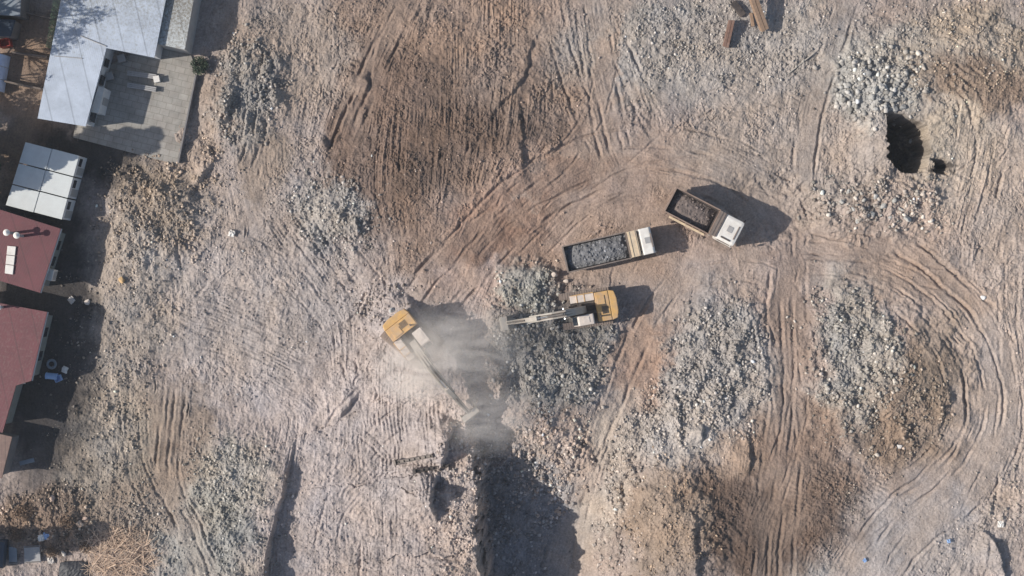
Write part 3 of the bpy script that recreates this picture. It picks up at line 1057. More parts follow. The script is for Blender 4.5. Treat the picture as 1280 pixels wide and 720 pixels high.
# ------------------------------------------------------------------ dump trucks
def wheel(parent, x, y, r=.52, w=.34, flip=1):
    b = MB()
    prof = [(r * .62, -w / 2), (r * .93, -w / 2), (r, -w * .3), (r, w * .3), (r * .93, w / 2), (r * .62, w / 2)]
    seg = 20
    ring = []
    for k in range(seg):
        t = 2 * math.pi * k / seg
        ring.append([b.bm.verts.new((p * math.cos(t), q, p * math.sin(t))) for p, q in prof])
    for k in range(seg):
        A, B = ring[k], ring[(k + 1) % seg]
        for m in range(len(prof)):
            m2 = (m + 1) % len(prof)
            b.bm.faces.new((A[m], A[m2], B[m2], B[m]))
    bmesh.ops.recalc_face_normals(b.bm, faces=b.bm.faces[:])
    o = b.build("wheel", M["rubber"], parent, (x, y, r))
    h = MB().cyl((0, -w * .35, 0), (0, w * .35, 0), r * .63, r * .63, 16).cyl((0, flip * w * .3, 0), (0, flip * w * .52, 0), r * .28, r * .2, 10)
    h.build("rim", M["greybed"], o)
    return o


def dump_truck(label, px, ang, z, bed_len, canopy, cab_len, gap, body, inside, canopy_mat, cab_mat, canopy_z, side_z=2.65, rounded=False):
    total = bed_len + canopy + gap + cab_len
    t = thing("dump_truck", label, "dump truck", (*W(*px), z), ang, "tipper trucks waiting beside the excavators")
    x0 = -total / 2
    xb, xc = x0 + bed_len, x0 + bed_len + canopy
    xg = xc + gap
    xf = total / 2
    fl = 1.3
    Wd = 2.5
    b = MB()
    for s in (-1, 1):
        b.box(((x0 + xf) / 2 + .1, s * .42, .92), (total - .5, .16, .28))
    for q in range(6):
        b.box((x0 + .6 + q * (total - 1.2) / 5, 0, .92), (.14, .7, .2))
    b.build("chassis", M["dark"], t)
    # tipper body: floor, two ribbed sides, headboard; open top
    bed = MB()
    bed.box(((x0 + xb) / 2, 0, fl + .06), (bed_len - .02, Wd - .3, .12))
    for s in (-1, 1):
        bed.prism([(s * 1.12, fl + .0), (s * 1.18, fl + .0), (s * 1.24, side_z), (s * 1.18, side_z)], x0 + .04, xb, 'x')
        bed.box(((x0 + xb) / 2, s * 1.222, side_z + .035), (bed_len - .02, .11, .065), .015)
        nr = int(bed_len / .72)
        for q in range(nr + 1):
            bed.box((x0 + .15 + q * (bed_len - .3) / nr, s * 1.262, (fl + side_z) / 2 + .03), (.1, .08, side_z - fl - .1))
        bed.box(((x0 + xb) / 2, s * 1.215, fl + .02), (bed_len - .03, .12, .14))
    bed.box((xb - .045, 0, (fl + side_z) / 2 + .1), (.085, Wd - .22, side_z - fl + .25))
    bd = bed.build("tipper_body", body, t)
    # worn dark lining, a sheet inside the body
    ln = MB()
    for s in (-1, 1):
        ln.prism([(s * 1.085, fl + .13), (s * 1.095, fl + .13), (s * 1.16, side_z - .06), (s * 1.15, side_z - .06)], x0 + .1, xb - .1, 'x')
    ln.box((xb - .1, 0, (fl + side_z) / 2), (.02, 2.12, side_z - fl - .2))
    ln.box(((x0 + xb) / 2, 0, fl + .13), (bed_len - .25, 2.14, .02))
    ln.build("lining", inside, bd)
    tg = MB()
    tg.box((x0 + .0, 0, (fl + side_z) / 2 - .05), (.08, Wd - .12, side_z - fl - .12), .012)
    for s in (-.8, 0, .8):
        tg.box((x0 - .06, s, (fl + side_z) / 2 - .05), (.07, .12, side_z - fl - .2))
    tg.box((x0 - .03, 0, side_z - .08), (.16, Wd - .06, .1), .02)
    tg.build("tailgate", body, t)
    # protector over the gap behind the cab
    cp = MB()
    cp.box(((xb + xc) / 2 + .08, 0, canopy_z), (canopy + .12, Wd - .1, .07), .02)
    for s in (-1, 1):
        cp.prism([(xb - .02, side_z - .2), (xb - .02, canopy_z - .03), (xc - .1, canopy_z - .03)], s * 1.15, s * 1.19, 'y')
    cp.box((xb + .2, 0, canopy_z + .06), (.08, Wd - .15, .06))
    cp.box((xc - .02, 0, canopy_z + .055), (.09, Wd - .15, .05))
    cp.build("cab_protector", canopy_mat, bd)
    # cab
    cb = MB()
    ch = 2.95
    cb.prism([(xg, .75), (xf - .03, .75), (xf, 1.0), (xf - .03, 1.75), (xf - .22, ch - .14), (xf - .4, ch), (xg + .1, ch), (xg, ch - .1)], -1.22, 1.22, 'y', .07)
    if rounded:
        cb.bm.free()
        cb = MB().box(((xg + xf) / 2, 0, 1.85), (xf - xg, 2.46, 2.2), .26)
    cab = cb.build("cab", cab_mat, t)
    if rounded:
        MB().box((xg + .95, -.92, ch + .03), (.95, .14, .08), .02).build("air_horn", M["dark"], cab)
        MB().box(((x0 + xb) / 2 + .2, -1.37, 1.75), (bed_len * .8, .2, .16), .03).build("side_rail", M["cream"], bd)
    ws = MB()
    ws.prism([(xf - .045, 1.8), (xf - .02, 1.8), (xf - .19, ch - .22), (xf - .22, ch - .22)], -1.08, 1.08, 'y')
    ws.build("windscreen", M["glass"], cab)
    for s in (-1, 1):
        MB().prism([(xg + .35, 1.85), (xf - .25, 1.85), (xf - .42, ch - .3), (xg + .4, ch - .3)], s * 1.205, s * 1.235, 'y').build("side_window", M["glass"], cab)
        mb = MB()
        mb.tube([(xf - .22, s * 1.2, 2.4), (xf - .05, s * 1.42, 2.45), (xf - .05, s * 1.42, 1.95)], .025, 6)
        mb.box((xf - .04, s * 1.43, 2.2), (.08, .2, .42), .02)
        mb.build("mirror", M["dark"], cab)
        MB().box((xf + .0, s * .88, 1.0), (.06, .36, .2), .02).build("headlight", M["lamp"], cab)
        MB().box((x0 + .1, s * .95, 1.08), (.08, .3, .14), .01).build("tail_light", M["red"], t)
    MB().box(((xg + xf) / 2 - .02, .05, ch + .02), (.52, .56, .05), .015).build("roof_hatch", M["wallgrey"], cab)
    MB().box((xf - .33, 0, ch + .03), (.12, 1.3, .05), .02).build("sun_visor", M["greybed"] if cab_mat is M["white"] else cab_mat, cab)
    MB().prism([(xf - .16, .52), (xf + .06, .52), (xf + .09, .8), (xf - .16, .86)], -1.2, 1.2, 'y', .03).build("bumper", cab_mat, t)
    eng = MB()
    eng.box((xg - .05, .35, 1.45), (.5, 1.0, 1.3), .04)
    eng.cyl((xg - .12, -.85, .9), (xg - .12, -.85, 2.75), .07)
    eng.cyl((xg - .12, .95, 1.5), (xg - .12, .95, 2.9), .12)
    eng.build("air_intake", M["dark"], t)
    MB().cyl((xc - 1.2, -.85, .85), (xc - .2, -.85, .85), .3, .3, 14).build("fuel_tank", M["boom"], t)
    MB().box((xc - .7, .88, .85), (.8, .4, .45), .04).build("battery_box", M["dark"], t)
    for s in (-1, 1):
        wheel(t, xf - 1.0, s * 1.03, flip=s)
        for xx in (x0 + 1.05, x0 + 2.4):
            wheel(t, xx, s * .93, w=.56, flip=s)
        mg = MB()
        pts = [(.62 * math.cos(q), .62 * math.sin(q)) for q in np.linspace(.25, math.pi - .25, 9)]
        pts += [(.66 * math.cos(q), .66 * math.sin(q)) for q in np.linspace(math.pi - .25, .25, 9)]
        mg.prism([(xf - 1.0 + p, .52 + q) for p, q in pts], s * .86, s * 1.23, 'y')
        mg.build("mudguard", M["dark"], t)
    return t, (x0, xb, fl, side_z)


def load(truck, dims, label, c, fill, seed, hump, dens=420, rmax=.16):
    """heap of broken rock lying in a tipper body: a lumpy top and loose stones, one mesh"""
    x0, xb, fl, sz = dims
    nx, ny = 64, 26
    gx = np.linspace(x0 + .12, xb - .14, nx)
    gy = np.linspace(-1.06, 1.06, ny)
    gX, gY = np.meshgrid(gx, gy)
    u = (gX - gx[0]) / (gx[-1] - gx[0])
    v = gY / 1.06
    h = fl + .2 + (sz - fl) * fill * (1 - .35 * v ** 2) * (1 - hump * (2 * u - 1) ** 4) + .10 * fbm(gX * 1.3 + seed, gY * 1.3, 4, seed)
    h = np.minimum(h, sz + .3)
    vv = np.stack([gX, gY, h], -1).reshape(-1, 3)
    ii = np.arange(nx * ny).reshape(ny, nx)
    ff = np.stack([ii[:-1, :-1], ii[:-1, 1:], ii[1:, 1:], ii[1:, :-1]], -1).reshape(-1, 4)
    # stones on top
    m = dens
    k = rng.integers(0, nx * ny, m)
    r = .035 + rmax * rng.random(m) ** 2.5
    s = SHAPES[rng.integers(0, len(SHAPES), m)]
    sv = (s * r[:, None, None] + vv[k][:, None]).reshape(-1, 3)
    sv[:, 1] = np.clip(sv[:, 1], -1.08, 1.08)
    sf = (ICO_F[None] + (np.arange(m) * 12)[:, None, None]).reshape(-1, 3) + len(vv)
    me = bpy.data.meshes.new("rock_load")
    me.from_pydata(np.concatenate([vv, sv]).tolist(), [], [list(map(int, f)) for f in ff] + [list(map(int, f)) for f in sf])
    me.update()
    tone = np.concatenate([np.exp(.25 * fbm(vv[:, 0] * 2, vv[:, 1] * 2, 3, seed)), np.repeat(np.exp(rng.normal(.1, .28, m)), 12)])[:, None]
    paint(me, np.clip(lin(c, .8) * tone, .02, .6))
    o = link("rock_load", me, M_ROCK)
    o.location = truck.location
    o.rotation_euler = truck.rotation_euler
    tag(o, label, "rock load", "rock loads in the tipper trucks")
    return o


tr1, d1 = dump_truck("long dump truck with grey gravel filled body and white cab", T1_PX, T1_ANG, z_t1, 5.95, .75, 1.35, .36,
                     M["greybed"], M["beddark"], M["cream"], M["white"], 2.98)
load(tr1, d1, "even dark grey gravel load in the longer truck", (128, 127, 128), .66, 5, .55)
tr2, d2 = dump_truck("shorter dump truck with grey protector behind big white rounded cab", T2_PX, T2_ANG, z_t2, 4.55, .5, 1.95, .06,
                     M["brownbed"], M["beddark"], M["greybed"], M["white"], 3.0, 2.75, True)
load(tr2, d2, "dark uneven brownish rock load in the shorter truck", (126, 114, 108), .58, 23, .85, 260)


# ------------------------------------------------------------------ excavators
def arm_piece(parent, name, path, widths, heights, material):
    """box-section arm along a path in the X-Z plane"""
    b = MB()
    rings = []
    for k, (x, z) in enumerate(path):
        if k == 0:
            d = Vector(path[1]) - Vector(path[0])
        elif k == len(path) - 1:
            d = Vector(path[-1]) - Vector(path[-2])
        else:
            d = (Vector(path[k + 1]) - Vector(path[k])).normalized() + (Vector(path[k]) - Vector(path[k - 1])).normalized()
        d.normalize()
        nx, nz = -d[1], d[0]
        w, h = widths[k] / 2, heights[k] / 2
        rings.append([b.bm.verts.new((x + nx * sh * h, sy * w, z + nz * sh * h)) for sh, sy in ((1, 1), (1, -1), (-1, -1), (-1, 1))])
    fs = [b.bm.faces.new(rings[0]), b.bm.faces.new(rings[-1][::-1])]
    for k in range(len(rings) - 1):
        for m in range(4):
            fs.append(b.bm.faces.new((rings[k][m], rings[k][(m + 1) % 4], rings[k + 1][(m + 1) % 4], rings[k + 1][m])))
    bmesh.ops.recalc_face_normals(b.bm, faces=fs)
    bmesh.ops.bevel(b.bm, geom=b.bm.edges[:], offset=.025, segments=1, affect='EDGES')
    return b.build(name, material, parent)


def excavator(label, px, ang, z, boom, stick_end, bucket_w, track_rot, boom_mat, cab_mat):
    t = thing("excavator", label, "excavator", (*W(*px), z), ang, "yellow crawler excavators")
    rot = Matrix.Rotation(track_rot, 4, 'Z')
    for s in (-1, 1):
        tk = MB()
        n = 46
        # a loop of shoes round two ends
        per, L, r, yy = [], 3.8, .46, s * 1.40
        straight = L
        total = 2 * straight + 2 * math.pi * r
        for k in range(n):
            q = total * k / n
            if q < straight:
                c, th_ = (-L / 2 + q, r + .46 - .0), 0.
            elif q < straight + math.pi * r:
                a_ = (q - straight) / r
                c, th_ = (L / 2 + r * math.sin(a_), .46 + r * math.cos(a_)), -a_
            elif q < 2 * straight + math.pi * r:
                c, th_ = (L / 2 - (q - straight - math.pi * r), .46 - r), math.pi
            else:
                a_ = (q - 2 * straight - math.pi * r) / r
                c, th_ = (-L / 2 - r * math.sin(a_), .46 - r * math.cos(a_)), math.pi - a_
            if c[1] < .05:
                c = (c[0], .03)
            tk.box((c[0], yy, c[1]), (total / n * .8, .62, .07), 0, Matrix.Identity(3))
        for v in ():
            pass
        # roll each end shoe: shoes stay small enough to read as a belt
        tk.box((0, yy, .46), (L, .34, .72), .04)
        for sx in (-1, 1):
            tk.cyl((sx * L / 2, yy - .2, .46), (sx * L / 2, yy + .2, .46), .4, .4, 16)
        o = tk.build("track", M["tracksteel"], t)
        o.rotation_euler = (0, 0, track_rot)
        fr = MB().box((0, s * .8, .55), (2.4, .35, .35), .04).build("track_frame", M["dark"], t)
        fr.rotation_euler = (0, 0, track_rot)
    MB().cyl((0, 0, .6), (0, 0, 1.12), .75, .75, 20).build("slew_ring", M["dark"], t)
    MB().box((-.35, 0, 1.2), (3.7, 2.6, .18), .03).build("turntable", M["dark"], t)
    cw = MB()
    pts = [(-2.05, -1.4), (-2.6, -1.25), (-2.75, -.6), (-2.75, .6), (-2.6, 1.25), (-2.05, 1.4)]
    cw.prism(pts, 1.15, 2.42, 'z', .08)
    cw.build("counterweight", M["yellow"], t)
    en = MB()
    en.box((-1.42, 0, 1.88), (1.24, 2.72, 1.18), .06)
    eo = en.build("engine_cover", M["yellow"], t)
    MB().box((-1.3, -.55, 2.51), (.7, .9, .09), .03).build("hood_panel", M["yellow"], eo)
    ex = MB().cyl((-1.05, .85, 2.4), (-1.05, .85, 2.95), .075)
    ex.cyl((-1.05, .85, 2.95), (-1.12, .85, 3.08), .085)
    ex.build("exhaust", M["dark"], eo)
    gr = MB()
    for k in range(6):
        gr.box((-1.8 + k * .1, .35, 2.49), (.05, .7, .04))
    gr.build("vent_grille", M["dark"], eo)
    # right hand deck: fuel tank, tool box and steps with yellow rails
    MB().box((.1, -1.05, 1.72), (1.7, .72, .86), .05).build("fuel_tank", cab_mat, t)
    MB().box((1.2, -1.05, 1.5), (.5, .7, .42), .04).build("tool_box", cab_mat, t)
    rl = MB()
    rl.tube([(-.7, -1.4, 2.2), (-.7, -1.4, 2.75), (.9, -1.4, 2.75), (1.4, -1.4, 1.75)], .03, 6)
    rl.tube([(.15, -1.4, 2.2), (.15, -1.4, 2.75)], .03, 6)
    rl.box((.15, -1.05, 2.17), (.07, .7, .04))
    rl.box((.85, -1.05, 2.17), (.07, .7, .04))
    rl.box((.1, -1.42, 1.9), (1.7, .05, .1))
    rl.build("handrail", M["yellow"], t)
    # operator's cab on the left
    c = MB()
    c.prism([(-.35, 1.25), (1.35, 1.25), (1.5, 1.6), (1.5, 2.0), (1.12, 3.0), (1.0, 3.1), (-.3, 3.1), (-.4, 3.0), (-.4, 1.35)], .48, 1.42, 'y', .05)
    cab = c.build("cab", cab_mat, t)
    MB().prism([(1.52, 2.0), (1.545, 2.0), (1.19, 2.92), (1.165, 2.92)], .56, 1.34, 'y').build("windscreen", M["glass"], cab)
    for yy in (.475, 1.425):
        MB().prism([(-.2, 2.05), (1.35, 2.05), (1.02, 2.9), (-.2, 2.9)], yy - .012, yy + .012, 'y').build("side_window", M["glass"], cab)
    MB().box((.35, .95, 3.13), (.6, .5, .05), .02).build("roof_hatch", cab_mat, cab)
    # boom, stick, bucket
    bp = chaikin(boom, 1)
    bp = [tuple(q) for q in bp]
    nb = len(bp)
    hs = [.55 + .4 * math.sin(math.pi * k / (nb - 1)) for k in range(nb)]
    bo = arm_piece(t, "boom", bp, [.64] * nb, hs, boom_mat)
    for s in (-1, 1):
        hs_ = MB().tube([(q_[0], s * .13, q_[1] + h_ / 2 + .07) for q_, h_ in zip(bp, hs)], .045, 6)
        hs_.build("hose", M["rubber"], bo)
    for yy in (-.62, .62):
        wk = MB().box((-.45, yy * .62, 1.33), (1.3, .3, .05))
        for k in range(7):
            wk.box((-1.0 + k * .18, yy * .62, 1.37), (.04, .28, .03))
        wk.build("walkway", M["boomdark"], t)
    tip = Vector(boom[-1])
    end = Vector(stick_end)
    back = tip + (tip - end).normalized() * .9 + Vector((-.1, .25))
    so = arm_piece(t, "stick", [tuple(back), tuple(tip + Vector((0, .1))), tuple(tip * .5 + end * .5), tuple(end)], [.4, .42, .4, .34], [.35, .72, .6, .38], boom_mat)
    mid = Vector(bp[nb // 2])
    for s in (-1, 1):
        q = MB()
        a0, a1 = Vector((1.0, s * .45, 1.75)), Vector((mid.x, s * .45, mid.y - .15))
        q.cyl(a0, a0.lerp(a1, .6), .1)
        h = q.build("boom_cylinder", M["dark"], t)
        MB().cyl(a0.lerp(a1, .6), a1, .055).build("piston_rod", M["chrome"], h)
    q = MB()
    a0, a1 = Vector((mid.x + .1, 0, mid.y + .62)), Vector((back.x, 0, back.y + .1))
    q.cyl(a0, a0.lerp(a1, .62), .1)
    q.box((mid.x + .1, 0, mid.y + .5), (.3, .2, .3))
    h = q.build("stick_cylinder", M["boomdark"], bo)
    MB().cyl(a0.lerp(a1, .62), a1, .055).build("piston_rod", M["chrome"], h)
    q = MB()
    d = (end - tip).normalized()
    a0 = tip + d * .3
    a1 = end - d * .5
    nrm = Vector((-d.y, d.x))
    if nrm.x < 0:
        nrm = -nrm
    q.cyl((a0.x + nrm.x * .45, 0, a0.y + nrm.y * .45), (a1.x + nrm.x * .3, 0, a1.y + nrm.y * .3), .08)
    q.build("bucket_cylinder", M["boomdark"], so)
    bk = MB()
    ex_, ez = end
    prof = [(ex_ - .1, ez + .28), (ex_ + .42, ez + .2), (ex_ + .62, ez - .25), (ex_ + .42, ez - .8), (ex_ - .1, ez - 1.05), (ex_ - .62, ez - .95), (ex_ - .66, ez - .88), (ex_ - .1, ez - .95), (ex_ + .36, ez - .72), (ex_ + .54, ez - .25), (ex_ + .37, ez + .1), (ex_ - .1, ez + .18)]
    bk.prism(prof, -bucket_w / 2, bucket_w / 2, 'y')
    for s in (-1, 1):
        bk.prism([(ex_ - .12, ez + .2), (ex_ + .4, ez + .15), (ex_ + .58, ez - .25), (ex_ + .4, ez - .76), (ex_ - .1, ez - 1.), (ex_ - .6, ez - .9)], s * bucket_w / 2 - .03, s * bucket_w / 2 + .03, 'y')
    for k in range(5):
        bk.box((ex_ - .72, (k - 2) * bucket_w / 5, ez - .93), (.28, .1, .07))
    bk.build("bucket", boom_mat, t)
    return t


E1 = excavator("yellow excavator reaching into the dust cloud at the pit rim", E1_PX, E1_ANG, z_e1,
               [(.35, 1.75), (1.6, 3.2), (3.4, 3.95), (6.2, 3.2)], (8.6, 1.0), 1.7, math.radians(12), M["boom"], M["cabgrey"])
E2 = excavator("yellow excavator beside the long dump truck, arm over grey rubble", E2_PX, E2_ANG, z_e2,
               [(.35, 1.75), (1.2, 4.0), (2.7, 5.2), (5.4, 4.3)], (7.6, 1.7), 1.2, math.radians(-2), M["boom"], M["cabgrey"])

# ------------------------------------------------------------------ paved yard
yard_px = [(192, 52), (236, 60), (247, 92), (222, 206), (92, 172), (106, 100)]
yard_m = mat("yard_paving", (176, 172, 164), .9, 0, .08, 1.2, .25, k=.8, bump=.01)
_nt = yard_m.node_tree
_b = _nt.nodes["Principled BSDF"]
_src = _b.inputs["Base Color"].links[0].from_socket
_tc = nd(_nt, "ShaderNodeTexCoord")
_mp = nd(_nt, "ShaderNodeMapping")
_mp.inputs["Rotation"].default_value = (0, 0, math.radians(14))
_nt.links.new(_tc.outputs["Object"], _mp.inputs["Vector"])
_bk = nd(_nt, "ShaderNodeTexBrick", offset=.5, i_Scale=1.0, i_Color1=(1, 1, 1, 1), i_Color2=(.86, .86, .85, 1), i_Mortar=(.66, .65, .63, 1))
_bk.inputs["Mortar Size"].default_value = .025
_bk.inputs["Brick Width"].default_value = .9
_bk.inputs["Row Height"].default_value = .6
_nt.links.new(_mp.outputs[0], _bk.inputs["Vector"])
_n3 = nd(_nt, "ShaderNodeTexNoise", i_Scale=.7, i_Detail=7., i_Roughness=.7)
_nt.links.new(_tc.outputs["Object"], _n3.inputs["Vector"])
_r3 = nd(_nt, "ShaderNodeMapRange", i_From_Min=.35, i_From_Max=.6, i_To_Min=.72, i_To_Max=1.)
_nt.links.new(_n3.outputs[0], _r3.inputs["Value"])
for _o in (_bk.outputs["Color"], _r3.outputs[0]):
    _mx = nd(_nt, "ShaderNodeMix", data_type='RGBA', blend_type='MULTIPLY')
    _mx.inputs[0].default_value = 1.0
    _nt.links.new(_src, _mx.inputs[6])
    _nt.links.new(_o, _mx.inputs[7])
    _src = _mx.outputs[2]
_nt.links.new(_src, _b.inputs["Base Color"])
zy = max(gz(*W(x, y)) for x, y in yard_px + [(170, 120), (200, 150)]) + .10
yard = quadplate([W(*p) for p in yard_px], -1.0, zy, "yard_paving", yard_m)
yard["kind"] = "structure"
yard["label"] = "grey paved yard beside the white L shaped roof"


def gzmin(pts):
    return min(gz(*W(*p)) for p in pts) - .3


# ------------------------------------------------------------------ buildings on the left
def roofed(name, label, cat, roof_px, h, roof_m, wall_m, overhang=.25, thick=.12, group=None, z0=0., slope=(0, 0)):
    """building from the outline of its roof as seen from above; walls set in under the eaves"""
    pts = [P(x, y, h) for x, y in roof_px]
    cx = sum(p.x for p in pts) / len(pts)
    cy = sum(p.y for p in pts) / len(pts)
    t = thing(name, label, cat, (cx, cy, z0), 0, group)
    rel = [(p.x - cx, p.y - cy) for p in pts]
    MB().prism(rel, h - thick - z0, h - z0, 'z').build("roof", roof_m, t)
    n = len(rel)
    # inset outline
    ins = []
    area = sum(rel[i][0] * rel[(i + 1) % n][1] - rel[(i + 1) % n][0] * rel[i][1] for i in range(n))
    sg = 1 if area > 0 else -1
    for i in range(n):
        p0, p1, p2 = Vector(rel[i - 1]), Vector(rel[i]), Vector(rel[(i + 1) % n])
        d1 = (p1 - p0).normalized()
        d2 = (p2 - p1).normalized()
        n1 = Vector((-d1.y, d1.x)) * sg
        n2 = Vector((-d2.y, d2.x)) * sg
        k = overhang / max(.3, 1 + n1.dot(n2))
        ins.append(tuple(p1 + (n1 + n2) * k))
    MB().prism(ins, -.6, h - thick - z0 - .003, 'z').build("wall", wall_m, t)
    return t, Vector((cx, cy, z0)), ins


white_roof = roof_mat("white_sheet_roof", (176, 184, 196), (132, 126, 104), .3, .55, .05, -.02, math.radians(-13))
t, o, ins = roofed("workshop", "white L shaped sheet roof building around the shaded yard", "building",
                   [(80, -20), (47, 148), (107, 158), (133, 60), (193, 72), (211, -20)], 3.4, white_roof, M["wallwhite"], .3)
bpy.data.objects[t.name]
rd = MB()
a0, a1 = P(101, 45, 3.42), P(133, 58, 3.42)
rd.cyl(Vector((a0.x - o.x, a0.y - o.y, 3.45)), Vector((a1.x - o.x, a1.y - o.y, 3.45)), .05)
a0, a1 = P(68, 70, 3.42), P(103, 73, 3.42)
rd.cyl(Vector((a0.x - o.x, a0.y - o.y, 3.45)), Vector((a1.x - o.x, a1.y - o.y, 3.45)), .04)
rd.build("cable_shadow_rod", M["wallgrey"], t)  # grey rods stand in for the thin shadows of cables on the roof
# a door and windows on the yard side
for (ax, ay, bx_, by) in [(131.5, 70, 129, 80), (126, 91, 123, 103), (118, 124, 112, 150)]:
    p0, p1 = P(ax, ay, 3.4), P(bx_, by, 3.4)
    d = (p1 - p0).normalized()
    w = MB()
    w.box((0, 0, 0), ((p1 - p0).length, .08, 1.1), .01)
    ob = w.build("window", M["glass"], t)
    c = (p0 + p1) / 2
    ob.location = (c.x - o.x - .28, c.y - o.y, 1.6)
    ob.rotation_euler = (0, 0, math.atan2(d.y, d.x))

litter_roof = roof_mat("litter_roof", (178, 181, 180), (120, 108, 90), .3, .85, .06, .12, math.radians(-13))
roofed("long_shed", "narrow pale roofed shed with a grey end wall beside the dark shadow", "shed",
       [(212, -40), (197, 55), (231, 62), (249, -40)], 2.9, litter_roof, M["wallgrey"], .03, .06)

# white kiosk in the yard
kp = [P(113, 140, 2.3), P(123, 107.5, 2.3), P(131, 109.5, 2.3), P(123, 141.5, 2.3)]
kc = sum(kp, Vector()) / 4
t = thing("kiosk", "small white box kiosk against the L shaped building", "kiosk", (kc.x, kc.y, zy), 0)
rel = [(p.x - kc.x, p.y - kc.y) for p in kp]
MB().prism(rel, 2.18 - zy, 2.3 - zy, 'z').build("roof", M["white"], t)
MB().prism([(x * .94, y * .97) for x, y in rel], 0, 2.18 - zy - .003, 'z').build("wall", M["wallwhite"], t)
d = Vector((rel[3][0] - rel[2][0], rel[3][1] - rel[2][1])).normalized()
dr = MB().box((0, 0, 0), (.7, .04, 1.7), .01).build("door", M["wallgrey"], t)
mm = (Vector(rel[2]) + Vector(rel[3])) / 2
dr.location = (mm.x * .97 + .02, mm.y, .9)
dr.rotation_euler = (0, 0, math.atan2(d.y, d.x))

# benches in the shade
for lab, y0, y1 in [("pale bench in the shaded yard, the upper of two", 91, 96), ("pale bench in the shaded yard, the lower of two", 106, 112)]:
    p0, p1 = P(159, y0, zy + .45), P(195, y1, zy + .45)
    d = p1 - p0
    t = thing("bench", lab, "bench", ((p0.x + p1.x) / 2, (p0.y + p1.y) / 2, zy), math.atan2(d.y, d.x), "benches in the yard")
    L = d.length
    b = MB()
    for k in (-1, 0, 1):
        b.box((0, k * .16, .45), (L, .13, .04), .005)
    b.build("seat", M["wallgrey"], t)
    for sx in (-1, 1):
        MB().box((sx * (L / 2 - .25), 0, .215), (.08, .4, .42)).build("leg", M["dark"], t)
p = P(196, 99, zy + .4)
t = thing("storage_box", "small white box at the end of the yard benches", "box", (p.x, p.y, zy), .2)
MB().box((0, 0, .25), (.5, .55, .5), .03).build("body", M["white"], t)
MB().box((0, 0, .53), (.55, .6, .05), .015).build("lid", M["white"], t)
# bins by the wall
for lab, q in [("grey bin by the shaded wall near the corner", (152, 73)), ("grey bin by the shaded wall above the kiosk", (137, 95))]:
    p = P(*q, zy + .8)
    t = thing("bin", lab, "bin", (p.x, p.y, zy), .3, "bins in the yard shade")
    MB().prism([(-.26, 0), (.26, 0), (.32, .85), (-.32, .85)], -.3, .3, 'y', .02).build("body", M["walldark"], t)
    MB().box((0, 0, .89), (.7, .68, .06), .02).build("lid", M["wallgrey"], t)

# low wall along the yard edge
b = MB()
a0, a1 = Vector((*W(245.5, 95), 0)), Vector((*W(223.5, 204), 0))
d = a1 - a0
o = MB().box((0, 0, 0), (d.length, .14, 1.1), .01).build("yard_wall", M["walldark"])
o.location = ((a0.x + a1.x) / 2 + .1, (a0.y + a1.y) / 2, zy)
o.rotation_euler = (0, 0, math.atan2(d.y, d.x))
tag(o, "low dark wall along the east edge of the paved yard", "wall")

# shrub at the corner of the yard
def leaf_cloud(n, centre, rad, size, sphere_pow=.45):
    d = rng.normal(size=(n, 3))
    d /= np.linalg.norm(d, axis=1)[:, None]
    p = d * (rng.random(n) ** sphere_pow)[:, None] * np.array(rad) + np.array(centre)
    a_ = rng.normal(size=(n, 3))
    a_ /= np.linalg.norm(a_, axis=1)[:, None]
    b_ = np.cross(a_, rng.normal(size=(n, 3)))
    b_ /= np.linalg.norm(b_, axis=1)[:, None]
    s = (size * (.6 + .8 * rng.random(n)))[:, None]
    q = np.stack([p - a_ * s, p + b_ * s * .5, p + a_ * s, p - b_ * s * .5], 1).reshape(-1, 3)
    return q


def leaves_obj(name, chunks, material, parent):
    v = np.concatenate(chunks)
    f = np.arange(len(v)).reshape(-1, 4)
    return link(name, big_mesh(name, v, f, 4), material, parent)


g = G(252, 84)
sh_ = thing("shrub", "small dark leafy shrub at the corner of the paved yard", "shrub", g)
b = MB()
for k in range(7):
    t_ = k * .9
    b.cyl((0, 0, 0), (.5 * math.cos(t_), .5 * math.sin(t_), 1.1), .04, .015, 6)
b.build("stem", M["bark"], sh_)
leaves_obj("foliage", [leaf_cloud(260, (.45 * math.cos(k), .5 * math.sin(k), .9 + .25 * math.sin(3 * k)), (.45, .45, .5), .09) for k in range(6)], M["leafdark"], sh_)

